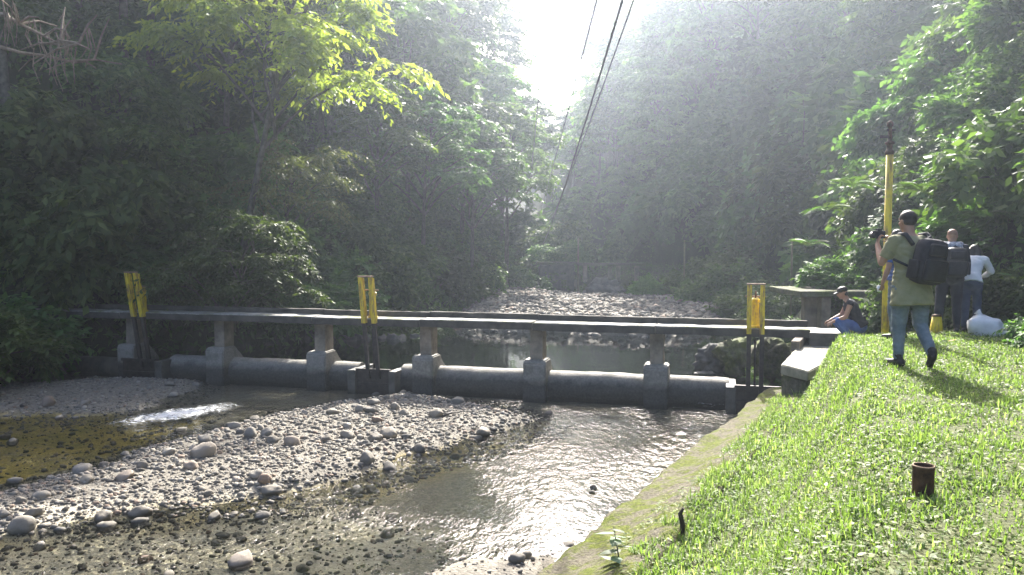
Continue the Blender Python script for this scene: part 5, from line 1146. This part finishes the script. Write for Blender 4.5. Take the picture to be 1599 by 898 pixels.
# ------------------------------------------------------------------ small things on and by the lawn
pp = gr(1441, 772, .02); pz0 = zat(pp.x, pp.y)
pipe = thing('rusty_pipe', 'short rusty pipe stub standing open in the lawn', 'pipe', (pp.x, pp.y, pz0 - .06))
mbp = MB(); prof = [(.056, 0), (.056, .06), (.058, .12), (.057, .205), (.060, .215), (.060, .222), (.051, .222), (.050, .20), (.049, .02)]
pm = put('pipe_wall', mbp.lathe((pp.x, pp.y, pz0 - .06), prof, 28).mesh('pipe_wall', True), MAT['rust'], pipe); smooth_by_angle(pm.data, 40)
put('rim', MB().lathe((pp.x, pp.y, pz0 + .1625), [(.052, 0), (.059, 0), (.060, .004), (.058, .008), (.053, .008)], 28, False).mesh('rim', True), MAT['rust_light'], pipe)
# white sack
q = at(1541, 508, 13.0); zq = zat(q.x, 13.0)
bm = bmesh.new(); bmesh.ops.create_icosphere(bm, subdivisions=4, radius=1.0)
for v in bm.verts:
    d = v.co.normalized(); k = 1 + .20 * mnoise.noise(d * 1.5 + Vector((3, 1, 2))) + .05 * mnoise.noise(d * 5) + .02 * mnoise.noise(d * 11); v.co = Vector((d.x * .30 * k, d.y * .2 * k, max(-.02, (d.z * .25 + .12) * k * (1 - .35 * max(0, d.x)))))
me = bpy.data.meshes.new('white_sack'); bm.to_mesh(me); bm.free(); me.polygons.foreach_set('use_smooth', [True] * len(me.polygons))
sk = thing('white_sack', 'crumpled white plastic sack on the lawn beside the woman in white', 'sack', (q.x, 13.0, zq))
put('sack_body', me, MAT['plastic_white'], sk, False)
put('sack_neck', MB().tube([(-.10, 0, .30), (-.12, .02, .36), (-.15, .03, .39)], [.05, .035, .06], 9).mesh('sack_neck', True), MAT['plastic_white'], sk, False)
# weathered rail behind
a = at(1512, 459, 14.4); b = at(1592, 470, 14.0)
rl = thing('wooden_rail', 'weathered wooden rail at the foot of the hillside behind the sack', 'rail', (a.x, 14.2, zat(a.x, 14.2)))
put('plank', MB().box((a + b) / 2, ((b - a).length, .14, .07), Euler((0, math.atan2(a.z - b.z, (b - a).length), math.atan2(b.y - a.y, b.x - a.x))), .008).mesh('plank'), MAT['wood_grey'], rl)
for s in (.08, .9):
    p = a.lerp(b, s); z0 = zat(p.x, p.y) - .2; put('leg', MB().box((p.x, p.y, (z0 + p.z - .03) / 2), (.08, .08, p.z - .06 - z0), None, .006).mesh('leg'), MAT['wood_grey'], rl)
# dark rock and thin stake at the lawn edge, red leaf litter by the man
bank_rock(1099, 776, 8.35, 40, 'dark rock at the lawn edge above the mossy wall', 'rock_dark', (.8, .5, .8), 31)
g = gr(1064, 834, -.98); x, y = g.x, g.y; z0 = zat(x, y); h = .24; w = .045
tag(rebase(put('black_stake', MB().tube([(x, y, z0 - .15), (x + .01, y, z0 + h * .4), (x - .01, y + .01, z0 + h * .8), (x + .015, y, z0 + h)], [w * .6, w * .5, w * .45, w * .2], 7).mesh('black_stake'), MAT['steel_dark'])), 'thin black stake at the lawn edge beyond the sapling', 'stake')
red = simple('dry_leaf', (.22, .06, .02), (.34, .12, .05), 20, .8, 0)
for px, py, lb in ((1485, 543, 'red brown dry leaf on the lawn beyond the walking man'), (1455, 570, 'red brown dry leaf on the lawn near the shoes of the walking man')):
    g = gr(px, py, -.02); o = put('dry_leaf', MB().add([(-.06, 0, 0), (0, -.035, .015), (.07, 0, .03), (0, .035, .01)], [[0, 1, 2], [0, 2, 3]]).mesh('dry_leaf'), red); o.location = (g.x, g.y, zat(g.x, g.y) + .05); tag(o, lb, 'leaf')

bpy.data.scenes.remove(WORK)

# ------------------------------------------------------------------ haze: the misty air of the gorge
hz = MB().box((3, 80, 17), (260, 290, 44)).mesh('haze')
t = NT('haze'); t.n.remove(t.p); pv = t.new('ShaderNodeVolumePrincipled'); pv.inputs['Color'].default_value = (.74, .85, 1.0, 1); pv.inputs['Density'].default_value = HAZE_DENSITY; pv.inputs['Anisotropy'].default_value = HAZE_ANISO
pv.inputs['Density Attribute'].default_value = ''; t.link(pv.outputs[0], t.out.inputs['Volume']); t.m.cycles.homogeneous_volume = True
tag(put('haze', hz, t.m), 'pale mist filling the gorge', 'haze', None, 'stuff')
